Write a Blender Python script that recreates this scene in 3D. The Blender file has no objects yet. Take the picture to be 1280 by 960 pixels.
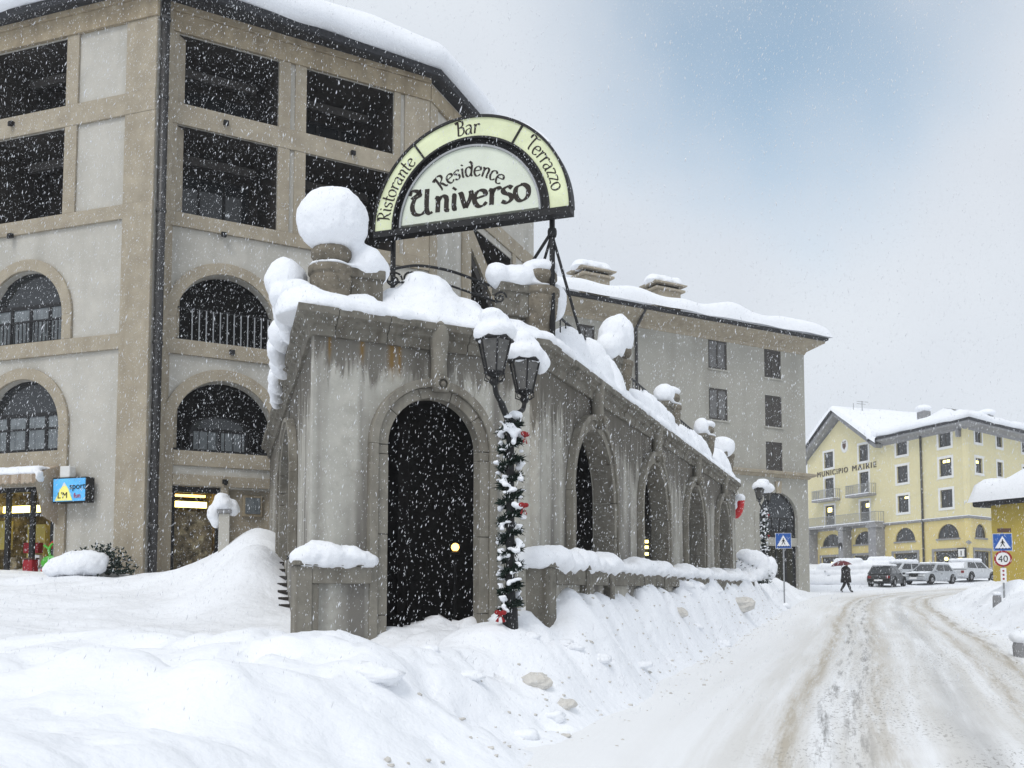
import bpy, bmesh, math, random
import numpy as np
from mathutils import Vector, Matrix, noise as mnoise
from math import sin, cos, pi, radians as rad

random.seed(7); np.random.seed(7)
sc = bpy.context.scene
COL = sc.collection

# ------------------------------------------------------------------ camera
CAM_H = 1.7
FPX, CYPX = 1200.0, 657.0                      # focal length and optical axis row, in pixels of a 1280 px wide frame
PITCH = math.atan((738 - CYPX) / FPX)
cam_d = bpy.data.cameras.new('camera')
cam = bpy.data.objects.new('camera', cam_d); COL.objects.link(cam)
cam_d.sensor_width = 36; cam_d.lens = FPX / 1280 * 36
cam_d.shift_y = (CYPX - 480) / 1280
cam_d.clip_start = 0.1; cam_d.clip_end = 3000
cam.location = (0, 0, CAM_H); cam.rotation_euler = (pi / 2 + PITCH, 0, 0)
sc.camera = cam

# ------------------------------------------------------------------ world, sun, exposure
SUN_EL, SUN_AZ = rad(52), rad(205)             # azimuth from +Y clockwise: behind the photographer, a little to the left
SKY_GAIN = 2.0
w = bpy.data.worlds.new('World'); sc.world = w; w.use_nodes = True
nt = w.node_tree; N = nt.nodes; L = nt.links; N.clear()
out = N.new('ShaderNodeOutputWorld'); bg = N.new('ShaderNodeBackground'); bg.inputs[1].default_value = 0.1
sky = N.new('ShaderNodeTexSky'); sky.sky_type = 'NISHITA'; sky.sun_disc = False
sky.sun_elevation = SUN_EL; sky.sun_rotation = SUN_AZ; sky.altitude = 1000; sky.dust_density = 1.0; sky.ozone_density = 1.0
tc = N.new('ShaderNodeTexCoord')
nz = N.new('ShaderNodeTexNoise'); nz.inputs['Scale'].default_value = 2.4; nz.inputs['Detail'].default_value = 4
L.new(tc.outputs['Generated'], nz.inputs['Vector'])
dotn = N.new('ShaderNodeVectorMath'); dotn.operation = 'DOT_PRODUCT'
nrm = N.new('ShaderNodeVectorMath'); nrm.operation = 'NORMALIZE'
L.new(tc.outputs['Generated'], nrm.inputs[0]); L.new(nrm.outputs[0], dotn.inputs[0])
gd = Vector((0.30, 1, 0.65)).normalized(); dotn.inputs[1].default_value = gd
addn = N.new('ShaderNodeMath'); addn.operation = 'MULTIPLY_ADD'; addn.inputs[1].default_value = 0.085
L.new(nz.outputs['Fac'], addn.inputs[0]); L.new(dotn.outputs['Value'], addn.inputs[2])
gap = N.new('ShaderNodeMapRange'); gap.interpolation_type = 'SMOOTHERSTEP'
gap.inputs['From Min'].default_value = 1.006; gap.inputs['From Max'].default_value = 1.056
gap.inputs['To Min'].default_value = 0.0; gap.inputs['To Max'].default_value = 0.74
L.new(addn.outputs[0], gap.inputs['Value'])
cl = N.new('ShaderNodeValToRGB')               # the overcast layer: two close greys drifting into each other
cl.color_ramp.elements[0].position = 0.35; cl.color_ramp.elements[0].color = (0.665, 0.715, 0.79, 1)
cl.color_ramp.elements[1].position = 0.68; cl.color_ramp.elements[1].color = (0.80, 0.85, 0.91, 1)
L.new(nz.outputs['Fac'], cl.inputs[0])
sc10 = N.new('ShaderNodeVectorMath'); sc10.operation = 'SCALE'; sc10.inputs['Scale'].default_value = 10.0
L.new(cl.outputs[0], sc10.inputs[0])
skys = N.new('ShaderNodeVectorMath'); skys.operation = 'SCALE'; skys.inputs['Scale'].default_value = SKY_GAIN
tint = N.new('ShaderNodeMix'); tint.data_type = 'RGBA'; tint.blend_type = 'MULTIPLY'; tint.inputs['Factor'].default_value = 1.0; tint.inputs['B'].default_value = (0.88, 1.06, 0.92, 1)   # thin cloud veil over the gap
L.new(sky.outputs[0], tint.inputs['A']); L.new(tint.outputs['Result'], skys.inputs[0])
mx = N.new('ShaderNodeMix'); mx.data_type = 'RGBA'
L.new(gap.outputs[0], mx.inputs['Factor']); L.new(sc10.outputs[0], mx.inputs['A']); L.new(skys.outputs[0], mx.inputs['B'])
L.new(mx.outputs['Result'], bg.inputs[0]); L.new(bg.outputs[0], out.inputs[0])

sd = bpy.data.lights.new('sun', 'SUN'); sun = bpy.data.objects.new('sun', sd); COL.objects.link(sun)
sd.energy = 1.35; sd.angle = rad(25); sd.color = (1.0, 0.97, 0.93)
sun.location = (0, -20, 40)
sv = Vector((sin(SUN_AZ) * cos(SUN_EL), cos(SUN_AZ) * cos(SUN_EL), sin(SUN_EL)))
sun.rotation_euler = sv.to_track_quat('Z', 'Y').to_euler()
sc.view_settings.view_transform = 'Standard'; sc.view_settings.look = 'None'
sc.view_settings.exposure = 0.0; sc.view_settings.gamma = 1.0; sc.view_settings.use_curve_mapping = False
sc.render.engine = 'CYCLES'
sc.cycles.max_bounces = 5; sc.cycles.diffuse_bounces = 3; sc.cycles.glossy_bounces = 2; sc.cycles.transmission_bounces = 2
sc.cycles.transparent_max_bounces = 6; sc.cycles.volume_bounces = 1
sc.cycles.use_denoising = True

# ------------------------------------------------------------------ materials
def mat(name, col, rough=0.85, var=0.10, vscale=3.0, bump=0.2, bscale=30.0, dist=0.01, streak=0.0, streak_col=(0.08, 0.07, 0.06),
        sscale=(5, 5, 0.35), lo=0.50, hi=0.72, blot=0.0, blot_col=(0.1, 0.09, 0.08), bloscale=1.3, grime=None, rusts=None, metal=0.0, spec=0.3, emit=None, estr=0.0, alpha=1.0):
    m = bpy.data.materials.new(name); m.use_nodes = True
    n = m.node_tree.nodes; l = m.node_tree.links; b = n['Principled BSDF']
    b.inputs['Roughness'].default_value = rough; b.inputs['Metallic'].default_value = metal
    b.inputs['Specular IOR Level'].default_value = spec
    if alpha < 1: b.inputs['Alpha'].default_value = alpha
    tcn = n.new('ShaderNodeTexCoord'); cur = None
    base = n.new('ShaderNodeRGB'); base.outputs[0].default_value = (*col, 1); cur = base.outputs[0]
    def mixin(fac, c2, cur, blend='MIX'):
        x = n.new('ShaderNodeMix'); x.data_type = 'RGBA'; x.blend_type = blend
        l.new(fac, x.inputs['Factor']); l.new(cur, x.inputs['A'])
        if isinstance(c2, tuple): x.inputs['B'].default_value = (*c2, 1)
        else: l.new(c2, x.inputs['B'])
        return x.outputs['Result']
    if var > 0:
        t = n.new('ShaderNodeTexNoise'); t.inputs['Scale'].default_value = vscale; t.inputs['Detail'].default_value = 6; t.inputs['Roughness'].default_value = 0.65
        l.new(tcn.outputs['Object'], t.inputs['Vector'])
        r = n.new('ShaderNodeMapRange'); r.inputs['From Min'].default_value = 0.3; r.inputs['From Max'].default_value = 0.7
        r.inputs['To Min'].default_value = 1 - var; r.inputs['To Max'].default_value = 1 + var
        l.new(t.outputs['Fac'], r.inputs['Value'])
        x = n.new('ShaderNodeVectorMath'); x.operation = 'SCALE'; l.new(cur, x.inputs[0]); l.new(r.outputs[0], x.inputs['Scale']); cur = x.outputs[0]
    if streak > 0:
        mp = n.new('ShaderNodeMapping'); mp.inputs['Scale'].default_value = sscale; l.new(tcn.outputs['Object'], mp.inputs['Vector'])
        t = n.new('ShaderNodeTexNoise'); t.inputs['Scale'].default_value = 1.0; t.inputs['Detail'].default_value = 2.5; t.inputs['Roughness'].default_value = 0.45; t.inputs['Distortion'].default_value = 0.35
        l.new(mp.outputs[0], t.inputs['Vector'])
        r = n.new('ShaderNodeMapRange'); r.inputs['From Min'].default_value = lo; r.inputs['From Max'].default_value = hi
        r.inputs['To Max'].default_value = streak; l.new(t.outputs['Fac'], r.inputs['Value'])
        cur = mixin(r.outputs[0], streak_col, cur)
    if blot > 0:
        t = n.new('ShaderNodeTexNoise'); t.inputs['Scale'].default_value = bloscale; t.inputs['Detail'].default_value = 8; t.inputs['Roughness'].default_value = 0.7
        l.new(tcn.outputs['Object'], t.inputs['Vector'])
        r = n.new('ShaderNodeMapRange'); r.inputs['From Min'].default_value = 0.5; r.inputs['From Max'].default_value = 0.68
        r.inputs['To Max'].default_value = blot; l.new(t.outputs['Fac'], r.inputs['Value'])
        cur = mixin(r.outputs[0], blot_col, cur)
    if grime or rusts:
        sx = n.new('ShaderNodeSeparateXYZ'); l.new(tcn.outputs['Object'], sx.inputs[0])
        mp = n.new('ShaderNodeMapping'); mp.inputs['Scale'].default_value = (7, 7, 1.1); l.new(tcn.outputs['Object'], mp.inputs['Vector'])
        t = n.new('ShaderNodeTexNoise'); t.inputs['Scale'].default_value = 1.0; t.inputs['Detail'].default_value = 6; t.inputs['Roughness'].default_value = 0.7; t.inputs['Distortion'].default_value = 0.6
        l.new(mp.outputs[0], t.inputs['Vector'])
        def mth(op, a_, b_, c_=0.0):
            x = n.new('ShaderNodeMath'); x.operation = op
            for i, q in enumerate((a_, b_, c_)):
                if isinstance(q, (int, float)): x.inputs[i].default_value = q
                else: l.new(q, x.inputs[i])
            return x.outputs[0]
        def rng_(v, lo_, hi_, to=1.0):
            x = n.new('ShaderNodeMapRange'); x.interpolation_type = 'SMOOTHSTEP'; x.inputs['From Min'].default_value = lo_; x.inputs['From Max'].default_value = hi_; x.inputs['To Max'].default_value = to; l.new(v, x.inputs['Value']); return x.outputs[0]
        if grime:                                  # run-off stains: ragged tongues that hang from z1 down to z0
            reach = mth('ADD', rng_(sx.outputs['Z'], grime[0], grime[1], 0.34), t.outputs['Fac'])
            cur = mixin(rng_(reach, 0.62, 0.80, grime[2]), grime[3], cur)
        if rusts:
            for x0, wd, z0, z1 in rusts:
                e = mth('DIVIDE', mth('SUBTRACT', sx.outputs['X'], x0), wd); g_ = mth('EXPONENT', mth('MULTIPLY', mth('MULTIPLY', e, e), -1.0), 0.0)
                f_ = mth('MULTIPLY', g_, rng_(sx.outputs['Z'], z0, z1)); f_ = mth('MULTIPLY', f_, rng_(t.outputs['Fac'], 0.25, 0.55))
                cur = mixin(f_, (0.20, 0.125, 0.045), cur)
    l.new(cur, b.inputs['Base Color'])
    if bump > 0:
        t = n.new('ShaderNodeTexNoise'); t.inputs['Scale'].default_value = bscale; t.inputs['Detail'].default_value = 5
        l.new(tcn.outputs['Object'], t.inputs['Vector'])
        bn = n.new('ShaderNodeBump'); bn.inputs['Strength'].default_value = bump; bn.inputs['Distance'].default_value = dist
        l.new(t.outputs['Fac'], bn.inputs['Height']); l.new(bn.outputs[0], b.inputs['Normal'])
    if emit:
        b.inputs['Emission Color'].default_value = (*emit, 1); b.inputs['Emission Strength'].default_value = estr
    return m

M = {}
M['snow'] = mat('fresh_snow', (0.86, 0.88, 0.915), 0.75, 0.03, 5.0, 0.45, 22, 0.025, spec=0.2)
M['flake'] = mat('falling_flake', (0.74, 0.76, 0.79), 0.9, 0, bump=0)
M['snow_field'] = mat('snow_field', (0.86, 0.88, 0.915), 0.75, 0.03, 0.8, 0.5, 6, 0.07, spec=0.2)
M['snow_dirty'] = mat('dirty_snow', (0.62, 0.60, 0.56), 0.8, 0.2, 5, 0.6, 20, 0.03, blot=0.5, blot_col=(0.38, 0.355, 0.31), bloscale=6)
M['plaster'] = mat('grey_plaster', (0.485, 0.465, 0.415), 0.9, 0.10, 1.6, 0.2, 60, 0.006, blot=0.3, blot_col=(0.34, 0.325, 0.285), bloscale=0.9, streak=0.5, streak_col=(0.33, 0.315, 0.275), sscale=(1.6, 1.6, 0.25))
M['plaster2'] = mat('old_grey_plaster', (0.37, 0.36, 0.32), 0.9, 0.08, 1.0, 0.12, 40, 0.006, streak=0.4, streak_col=(0.25, 0.24, 0.21), sscale=(0.8, 0.8, 0.12))
M['beige'] = mat('beige_render', (0.365, 0.32, 0.245), 0.9, 0.14, 3.0, 0.2, 70, 0.008, streak=0.4, streak_col=(0.25, 0.21, 0.15), sscale=(2.5, 2.5, 0.5), blot=0.35, blot_col=(0.24, 0.205, 0.155), bloscale=1.7)
M['frieze'] = mat('weathered_frieze', (0.33, 0.275, 0.19), 0.9, 0.18, 4.0, 0.25, 60, 0.01, streak=0.6, streak_col=(0.17, 0.135, 0.09), sscale=(3, 3, 0.7))
M['stone'] = mat('arcade_stone', (0.18, 0.168, 0.14), 0.9, 0.22, 4.0, 0.45, 45, 0.015, streak=0.7, streak_col=(0.10, 0.085, 0.065), sscale=(5, 5, 0.6), blot=0.7, blot_col=(0.055, 0.05, 0.04), bloscale=3.5)
M['trim'] = mat('arch_trim_stone', (0.235, 0.22, 0.185), 0.9, 0.14, 5.0, 0.3, 50, 0.01, streak=0.6, streak_col=(0.11, 0.095, 0.075), sscale=(6, 6, 0.7), blot=0.4, blot_col=(0.10, 0.09, 0.07), bloscale=3)
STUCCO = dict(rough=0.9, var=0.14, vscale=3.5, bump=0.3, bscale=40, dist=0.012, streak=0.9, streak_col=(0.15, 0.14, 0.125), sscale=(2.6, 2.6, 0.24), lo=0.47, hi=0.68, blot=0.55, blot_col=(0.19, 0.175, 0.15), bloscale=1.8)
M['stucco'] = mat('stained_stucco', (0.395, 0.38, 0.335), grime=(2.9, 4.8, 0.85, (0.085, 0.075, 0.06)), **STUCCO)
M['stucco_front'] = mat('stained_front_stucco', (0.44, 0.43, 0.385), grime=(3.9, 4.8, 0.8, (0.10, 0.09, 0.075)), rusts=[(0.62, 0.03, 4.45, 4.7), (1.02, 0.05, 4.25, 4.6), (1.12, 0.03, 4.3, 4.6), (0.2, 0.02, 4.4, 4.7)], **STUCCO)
M['rust'] = mat('rust_stain', (0.26, 0.17, 0.075), 0.95, 0.3, 9, 0.1)
M['urn'] = mat('mossy_urn_stone', (0.20, 0.175, 0.135), 0.95, 0.3, 8, 0.7, 40, 0.02, blot=0.6, blot_col=(0.06, 0.055, 0.045), bloscale=5)
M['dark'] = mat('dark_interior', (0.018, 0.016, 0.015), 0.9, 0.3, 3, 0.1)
M['darkwood'] = mat('dark_wood', (0.035, 0.030, 0.026), 0.7, 0.35, 6, 0.2, 30)
M['metal'] = mat('black_metal', (0.014, 0.014, 0.015), 0.55, 0.2, 12, 0.15, 60, 0.004, spec=0.3)
M['pipe'] = mat('dark_pipe', (0.035, 0.034, 0.034), 0.45, 0.25, 8, 0.1, 40, 0.004, spec=0.5)
M['greymetal'] = mat('galvanised', (0.33, 0.34, 0.35), 0.45, 0.1, 8, 0.05, metal=0.6)
M['glass'] = mat('window_glass', (0.022, 0.025, 0.028), 0.06, 0.2, 1.5, 0.0, spec=0.6)
M['curtain'] = mat('curtained_glass', (0.17, 0.19, 0.20), 0.25, 0.25, 4, 0.0, streak=0.5, streak_col=(0.05, 0.055, 0.06), sscale=(14, 14, 0.4), spec=0.6)
M['shutter'] = mat('brown_grey_shutter', (0.065, 0.06, 0.055), 0.7, 0.25, 10, 0.3, 50)
M['shutpane'] = mat('shutter_leaf', (0.15, 0.15, 0.15), 0.6, 0.25, 8, 0.2, 40)
M['roof'] = mat('dark_roof_edge', (0.035, 0.036, 0.04), 0.8, 0.3, 10, 0.4, 40)
M['yellow'] = mat('pale_yellow_plaster', (0.66, 0.60, 0.37), 0.9, 0.05, 1.2, 0.08, 40, 0.006, streak=0.15, streak_col=(0.55, 0.48, 0.26), sscale=(0.7, 0.7, 0.12))
M['yellow2'] = mat('warm_yellow_plaster', (0.62, 0.52, 0.235), 0.9, 0.06, 1.2, 0.08, 40, 0.006, streak=0.3, streak_col=(0.52, 0.36, 0.15), sscale=(0.6, 0.6, 0.3))
M['ochre'] = mat('ochre_house_plaster', (0.50, 0.385, 0.085), 0.9, 0.08, 1.5, 0.1, 40, 0.006, streak=0.3, streak_col=(0.38, 0.28, 0.07), sscale=(0.8, 0.8, 0.3))
M['whitetrim'] = mat('white_trim', (0.72, 0.72, 0.70), 0.85, 0.05, 3, 0.05)
M['greystone'] = mat('grey_stone', (0.26, 0.26, 0.265), 0.9, 0.15, 3, 0.3, 40)
M['signcream'] = mat('sign_cream', (0.62, 0.66, 0.56), 0.4, 0.08, 1.6, 0.0, spec=0.4, emit=(0.75, 0.80, 0.66), estr=0.06)
M['signlime'] = mat('sign_lime', (0.65, 0.69, 0.46), 0.4, 0.18, 1.6, 0.0, spec=0.4, emit=(0.75, 0.83, 0.45), estr=0.10)
M['print'] = mat('sign_print', (0.022, 0.016, 0.012), 0.6, 0.0, bump=0)
M['letter'] = mat('brown_letters', (0.06, 0.045, 0.035), 0.7, 0.1, bump=0)
M['blue'] = mat('sign_blue', (0.012, 0.09, 0.36), 0.4, 0.05, bump=0, spec=0.5)
M['white'] = mat('white_paint', (0.80, 0.80, 0.80), 0.5, 0.03, bump=0)
M['black'] = mat('black_paint', (0.015, 0.015, 0.015), 0.5, 0.05, bump=0)
M['redpaint'] = mat('red_paint', (0.50, 0.012, 0.016), 0.45, 0.08, 8, 0.05, spec=0.4)
M['redsign'] = mat('sign_red', (0.30, 0.012, 0.02), 0.45, 0.08, bump=0)
M['bow'] = mat('red_ribbon', (0.26, 0.010, 0.012), 0.6, 0.3, 20, 0.2)
M['green'] = mat('green_plastic', (0.07, 0.42, 0.03), 0.35, 0.1, 8, 0.0, spec=0.5)
M['needle'] = mat('dark_fir', (0.011, 0.024, 0.017), 0.8, 0.4, 20, 0.0)
M['lantern'] = mat('smoked_lantern_glass', (0.085, 0.082, 0.075), 0.2, 0.35, 14, 0.0, spec=0.6)
M['lamp'] = mat('lit_lamp', (1, 0.75, 0.3), 0.5, 0, bump=0, emit=(1.0, 0.55, 0.12), estr=6)
M['tube'] = mat('lit_yellow_tube', (1, 0.9, 0.4), 0.5, 0, bump=0, emit=(1.0, 0.83, 0.25), estr=5.0)
M['shopwall'] = mat('shop_wall', (0.55, 0.45, 0.12), 0.8, 0.15, 3, 0)
M['goods'] = mat('shop_goods', (0.16, 0.13, 0.08), 0.7, 0.8, 6, 0, blot=0.8, blot_col=(0.55, 0.47, 0.28), bloscale=4)
M['awning'] = mat('striped_awning', (0.42, 0.35, 0.27), 0.85, 0.1, 6, 0.1, streak=0.6, streak_col=(0.20, 0.14, 0.09), sscale=(7, 0.01, 0.01), lo=0.47, hi=0.53)
M['lightbox'] = mat('lightbox_blue', (0.10, 0.40, 0.75), 0.4, 0.3, 3, 0, emit=(0.12, 0.45, 0.80), estr=0.35)
M['mountain'] = mat('lightbox_yellow', (0.8, 0.75, 0.2), 0.4, 0.05, bump=0, emit=(0.85, 0.8, 0.25), estr=0.3)
M['umb'] = mat('dark_red_umbrella', (0.13, 0.018, 0.022), 0.6, 0.15, 10, 0.1)
M['coat'] = mat('dark_coat', (0.022, 0.020, 0.020), 0.9, 0.3, 20, 0.3, 60)
M['skin'] = mat('skin', (0.45, 0.28, 0.20), 0.6, 0.05, bump=0)
M['tyre'] = mat('tyre_rubber', (0.02, 0.02, 0.02), 0.85, 0.2, 20, 0.1)
M['rim'] = mat('wheel_rim', (0.30, 0.30, 0.31), 0.4, 0.15, 20, 0, metal=0.5)
M['cardark'] = mat('dark_grey_car_paint', (0.028, 0.030, 0.033), 0.35, 0.15, 6, 0, spec=0.5, blot=0.25, blot_col=(0.3, 0.3, 0.3), bloscale=9)
M['carsilver'] = mat('silver_car_paint', (0.42, 0.44, 0.46), 0.35, 0.1, 6, 0, metal=0.3, blot=0.3, blot_col=(0.6, 0.62, 0.64), bloscale=5)
M['carwhite'] = mat('pale_car_paint', (0.52, 0.54, 0.56), 0.4, 0.1, 6, 0, blot=0.4, blot_col=(0.72, 0.73, 0.75), bloscale=4)
M['tail'] = mat('tail_lamp', (0.20, 0.015, 0.015), 0.3, 0.1, bump=0)
M['head'] = mat('head_lamp', (0.55, 0.57, 0.58), 0.15, 0.1, bump=0)
M['brown'] = mat('brown_sign', (0.10, 0.055, 0.04), 0.6, 0.1, bump=0)

# ------------------------------------------------------------------ helpers
WM = {}                                        # world matrix of everything built
def frame(o, a):
    """local X runs along compass angle a (degrees from +Y towards +X), local Y goes into the building, Z up"""
    ph = rad(90 - a)
    return Matrix.Translation((o[0], o[1], o[2] if len(o) > 2 else 0)) @ Matrix.Rotation(ph, 4, 'Z')
I4 = Matrix.Identity(4)
def at(u, v, Y):
    """the point at depth Y that the photograph shows in pixel (u, v)"""
    x, y = (u - 640) / FPX, -(v - CYPX) / FPX; c, s = cos(PITCH), sin(PITCH)
    t = Y / (c - y * s); return Vector((x * t, Y, CAM_H + (s + y * c) * t))
def tag(o, label=None, cat=None, group=None, kind=None):
    if label: o['label'] = label
    if cat: o['category'] = cat
    if group: o['group'] = group
    if kind: o['kind'] = kind
    return o
def link(o, parent=None, fr=None):
    fr = fr if fr is not None else I4
    COL.objects.link(o)
    if parent is not None:
        o.parent = parent; o.matrix_parent_inverse = WM[parent.name].inverted()
    o.matrix_basis = fr; WM[o.name] = fr.copy()
    return o
def thing(name, loc, label, cat, group=None, fr=None):
    o = bpy.data.objects.new(name, None); o.empty_display_size = 0.3
    link(o, None, fr if fr is not None else Matrix.Translation(loc)); tag(o, label, cat, group); return o

class MB:
    def __init__(s): s.v = []; s.f = []
    def add(s, vs, fs):
        k = len(s.v); s.v += [tuple(p) for p in vs]; s.f += [tuple(i + k for i in q) for q in fs]; return s
    def box(s, x0, x1, y0, y1, z0, z1):
        return s.add([(x0, y0, z0), (x1, y0, z0), (x1, y1, z0), (x0, y1, z0), (x0, y0, z1), (x1, y0, z1), (x1, y1, z1), (x0, y1, z1)],
                     [(3, 2, 1, 0), (4, 5, 6, 7), (0, 1, 5, 4), (1, 2, 6, 5), (2, 3, 7, 6), (3, 0, 4, 7)])
    def prism(s, pts, y0, y1):                 # polygon in XZ, counter-clockwise seen from -Y
        n = len(pts); vs = [(x, y0, z) for x, z in pts] + [(x, y1, z) for x, z in pts]
        fs = [tuple(range(n)), tuple(range(2 * n - 1, n - 1, -1))]
        fs += [(i, i + n, (i + 1) % n + n, (i + 1) % n) for i in range(n)]
        return s.add(vs, fs)
    def plan(s, pts, z0, z1):                  # polygon in XY, counter-clockwise from above
        n = len(pts); vs = [(x, y, z0) for x, y in pts] + [(x, y, z1) for x, y in pts]
        fs = [tuple(range(n - 1, -1, -1)), tuple(range(n, 2 * n))]
        fs += [(i, (i + 1) % n, (i + 1) % n + n, i + n) for i in range(n)]
        return s.add(vs, fs)
    def arc(s, cx, cz, r0, r1, y0, y1, a0=0.0, a1=pi, n=16):
        vs = []; fs = []
        for i in range(n + 1):
            a = a0 + (a1 - a0) * i / n
            for r, y in ((r0, y0), (r1, y0), (r1, y1), (r0, y1)): vs.append((cx + r * cos(a), y, cz + r * sin(a)))
        for i in range(n):
            for j in range(4):
                k = (j + 1) % 4; fs.append((i * 4 + j, i * 4 + k, i * 4 + 4 + k, i * 4 + 4 + j))
        fs += [(3, 2, 1, 0), tuple(n * 4 + j for j in range(4))]
        return s.add(vs, fs)
    def tube(s, pts, r, n=8, cap=True):
        pts = [Vector(p) for p in pts]; rs = r if isinstance(r, (list, tuple)) else [r] * len(pts)
        vs = []; fs = []; up = None
        for i, p in enumerate(pts):
            d = (pts[min(i + 1, len(pts) - 1)] - pts[max(i - 1, 0)]).normalized()
            if up is None: up = Vector((0, 0, 1)) if abs(d.z) < 0.9 else Vector((1, 0, 0))
            a = d.cross(up).normalized(); b = a.cross(d).normalized(); up = b
            for k in range(n):
                t = 2 * pi * k / n; vs.append(p + (a * cos(t) + b * sin(t)) * rs[i])
        m = len(pts)
        for i in range(m - 1):
            for k in range(n): fs.append((i * n + k, i * n + (k + 1) % n, (i + 1) * n + (k + 1) % n, (i + 1) * n + k))
        if cap: fs += [tuple(range(n - 1, -1, -1)), tuple((m - 1) * n + k for k in range(n))]
        return s.add(vs, fs)
    def lathe(s, prof, cx=0, cy=0, n=20):
        vs = []; fs = []; m = len(prof)
        for r, z in prof:
            for k in range(n): t = 2 * pi * k / n; vs.append((cx + max(r, 1e-4) * cos(t), cy + max(r, 1e-4) * sin(t), z))
        for i in range(m - 1):
            for k in range(n): fs.append((i * n + k, i * n + (k + 1) % n, (i + 1) * n + (k + 1) % n, (i + 1) * n + k))
        fs += [tuple(range(n - 1, -1, -1)), tuple((m - 1) * n + k for k in range(n))]
        return s.add(vs, fs)
    def ell(s, c, r, nu=14, nv=9):
        r = (r, r, r) if not isinstance(r, (tuple, list)) else r
        vs = [(c[0], c[1], c[2] - r[2])]; fs = []
        for j in range(1, nv):
            p = -pi / 2 + pi * j / nv
            for i in range(nu): t = 2 * pi * i / nu; vs.append((c[0] + r[0] * cos(p) * cos(t), c[1] + r[1] * cos(p) * sin(t), c[2] + r[2] * sin(p)))
        vs.append((c[0], c[1], c[2] + r[2])); top = len(vs) - 1
        for i in range(nu):
            fs.append((0, 1 + (i + 1) % nu, 1 + i)); fs.append((top, 1 + (nv - 2) * nu + i, 1 + (nv - 2) * nu + (i + 1) % nu))
        for j in range(nv - 2):
            for i in range(nu): a = 1 + j * nu; fs.append((a + i, a + (i + 1) % nu, a + nu + (i + 1) % nu, a + nu + i))
        return s.add(vs, fs)
    def sweep(s, prof, path, cap=True):
        """profile [(outward, z)] along a plan path [(x, y)] or [(x, y, z)]; outward is to the right of travel"""
        P = [Vector((p[0], p[1])) for p in path]; Z = [p[2] if len(p) > 2 else 0 for p in path]; m = len(P); k = len(prof); vs = []; fs = []
        for i in range(m):
            d0 = (P[i] - P[i - 1]).normalized() if i else (P[1] - P[0]).normalized()
            d1 = (P[i + 1] - P[i]).normalized() if i < m - 1 else d0
            n0 = Vector((d0.y, -d0.x)); n1 = Vector((d1.y, -d1.x)); n = (n0 + n1).normalized(); sc_ = 1 / max(0.35, n.dot(n0))
            for o, z in prof: q = P[i] + n * (o * sc_); vs.append((q.x, q.y, z + Z[i]))
        for i in range(m - 1):
            for j in range(k): jj = (j + 1) % k; fs.append((i * k + j, i * k + jj, (i + 1) * k + jj, (i + 1) * k + j))
        if cap: fs += [tuple(range(k - 1, -1, -1)), tuple((m - 1) * k + j for j in range(k))]
        return s.add(vs, fs)
    def mesh(s, name, m, smooth=False):
        me = bpy.data.meshes.new(name); me.from_pydata(s.v, [], s.f)
        bm = bmesh.new(); bm.from_mesh(me); bmesh.ops.recalc_face_normals(bm, faces=bm.faces); bm.to_mesh(me); bm.free()
        if m: me.materials.append(M[m])
        if smooth: me.polygons.foreach_set('use_smooth', [True] * len(me.polygons))
        return me
    def build(s, name, m, parent=None, fr=None, smooth=False, bevel=0.0):
        o = bpy.data.objects.new(name, s.mesh(name, m, smooth)); link(o, parent, fr)
        if bevel:
            b = o.modifiers.new('edge', 'BEVEL'); b.width = bevel; b.segments = 2; b.limit_method = 'ANGLE'
        return o
def from_mesh(name, me, parent=None, fr=None): return link(bpy.data.objects.new(name, me), parent, fr)

def evaluated(o):
    dg = bpy.context.evaluated_depsgraph_get(); me = bpy.data.meshes.new_from_object(o.evaluated_get(dg)); return me
def plate(name, m, outer, holes, y0, y1, parent=None, fr=None):
    """a flat wall in XZ with holes cut through it, from depth y0 to y1"""
    cu = bpy.data.curves.new('c', 'CURVE'); cu.dimensions = '2D'; cu.fill_mode = 'BOTH'; cu.extrude = (y1 - y0) / 2
    for poly in [outer] + holes:
        sp = cu.splines.new('POLY'); sp.points.add(len(poly) - 1); sp.use_cyclic_u = True
        for i, (x, z) in enumerate(poly): sp.points[i].co = (x, z, 0, 1)
    o = bpy.data.objects.new('c', cu); COL.objects.link(o); me = evaluated(o)
    bpy.data.objects.remove(o); bpy.data.curves.remove(cu)
    yc = (y0 + y1) / 2
    for v in me.vertices: x, z, d = v.co; v.co = (x, yc - d, z)
    me.materials.clear(); me.materials.append(M[m]); me.name = name
    bm = bmesh.new(); bm.from_mesh(me); bmesh.ops.remove_doubles(bm, verts=bm.verts, dist=1e-4); bmesh.ops.recalc_face_normals(bm, faces=bm.faces); bm.to_mesh(me); bm.free()
    me.polygons.foreach_set('use_smooth', [False] * len(me.polygons))
    return from_mesh(name, me, parent, fr)
def arch_poly(x0, x1, z0, zs, n=20, rise=None):
    c, r = (x0 + x1) / 2, (x1 - x0) / 2; rise = rise or r
    return [(x0, z0), (x1, z0)] + [(c + r * cos(pi * i / n), zs + rise * sin(pi * i / n)) for i in range(n + 1)]
def rect(x0, x1, z0, z1): return [(x0, z0), (x1, z0), (x1, z1), (x0, z1)]

def text_mesh(body, size, m, depth=0.004, spacing=1.0, align='CENTER'):
    cu = bpy.data.curves.new('t', 'FONT'); cu.body = body; cu.size = size; cu.align_x = align; cu.extrude = depth; cu.space_character = spacing
    o = bpy.data.objects.new('t', cu); COL.objects.link(o); me = evaluated(o)
    bpy.data.objects.remove(o); bpy.data.curves.remove(cu)
    for v in me.vertices: x, z, d = v.co; v.co = (x, -d, z)
    me.materials.clear(); me.materials.append(M[m]); return me

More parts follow.
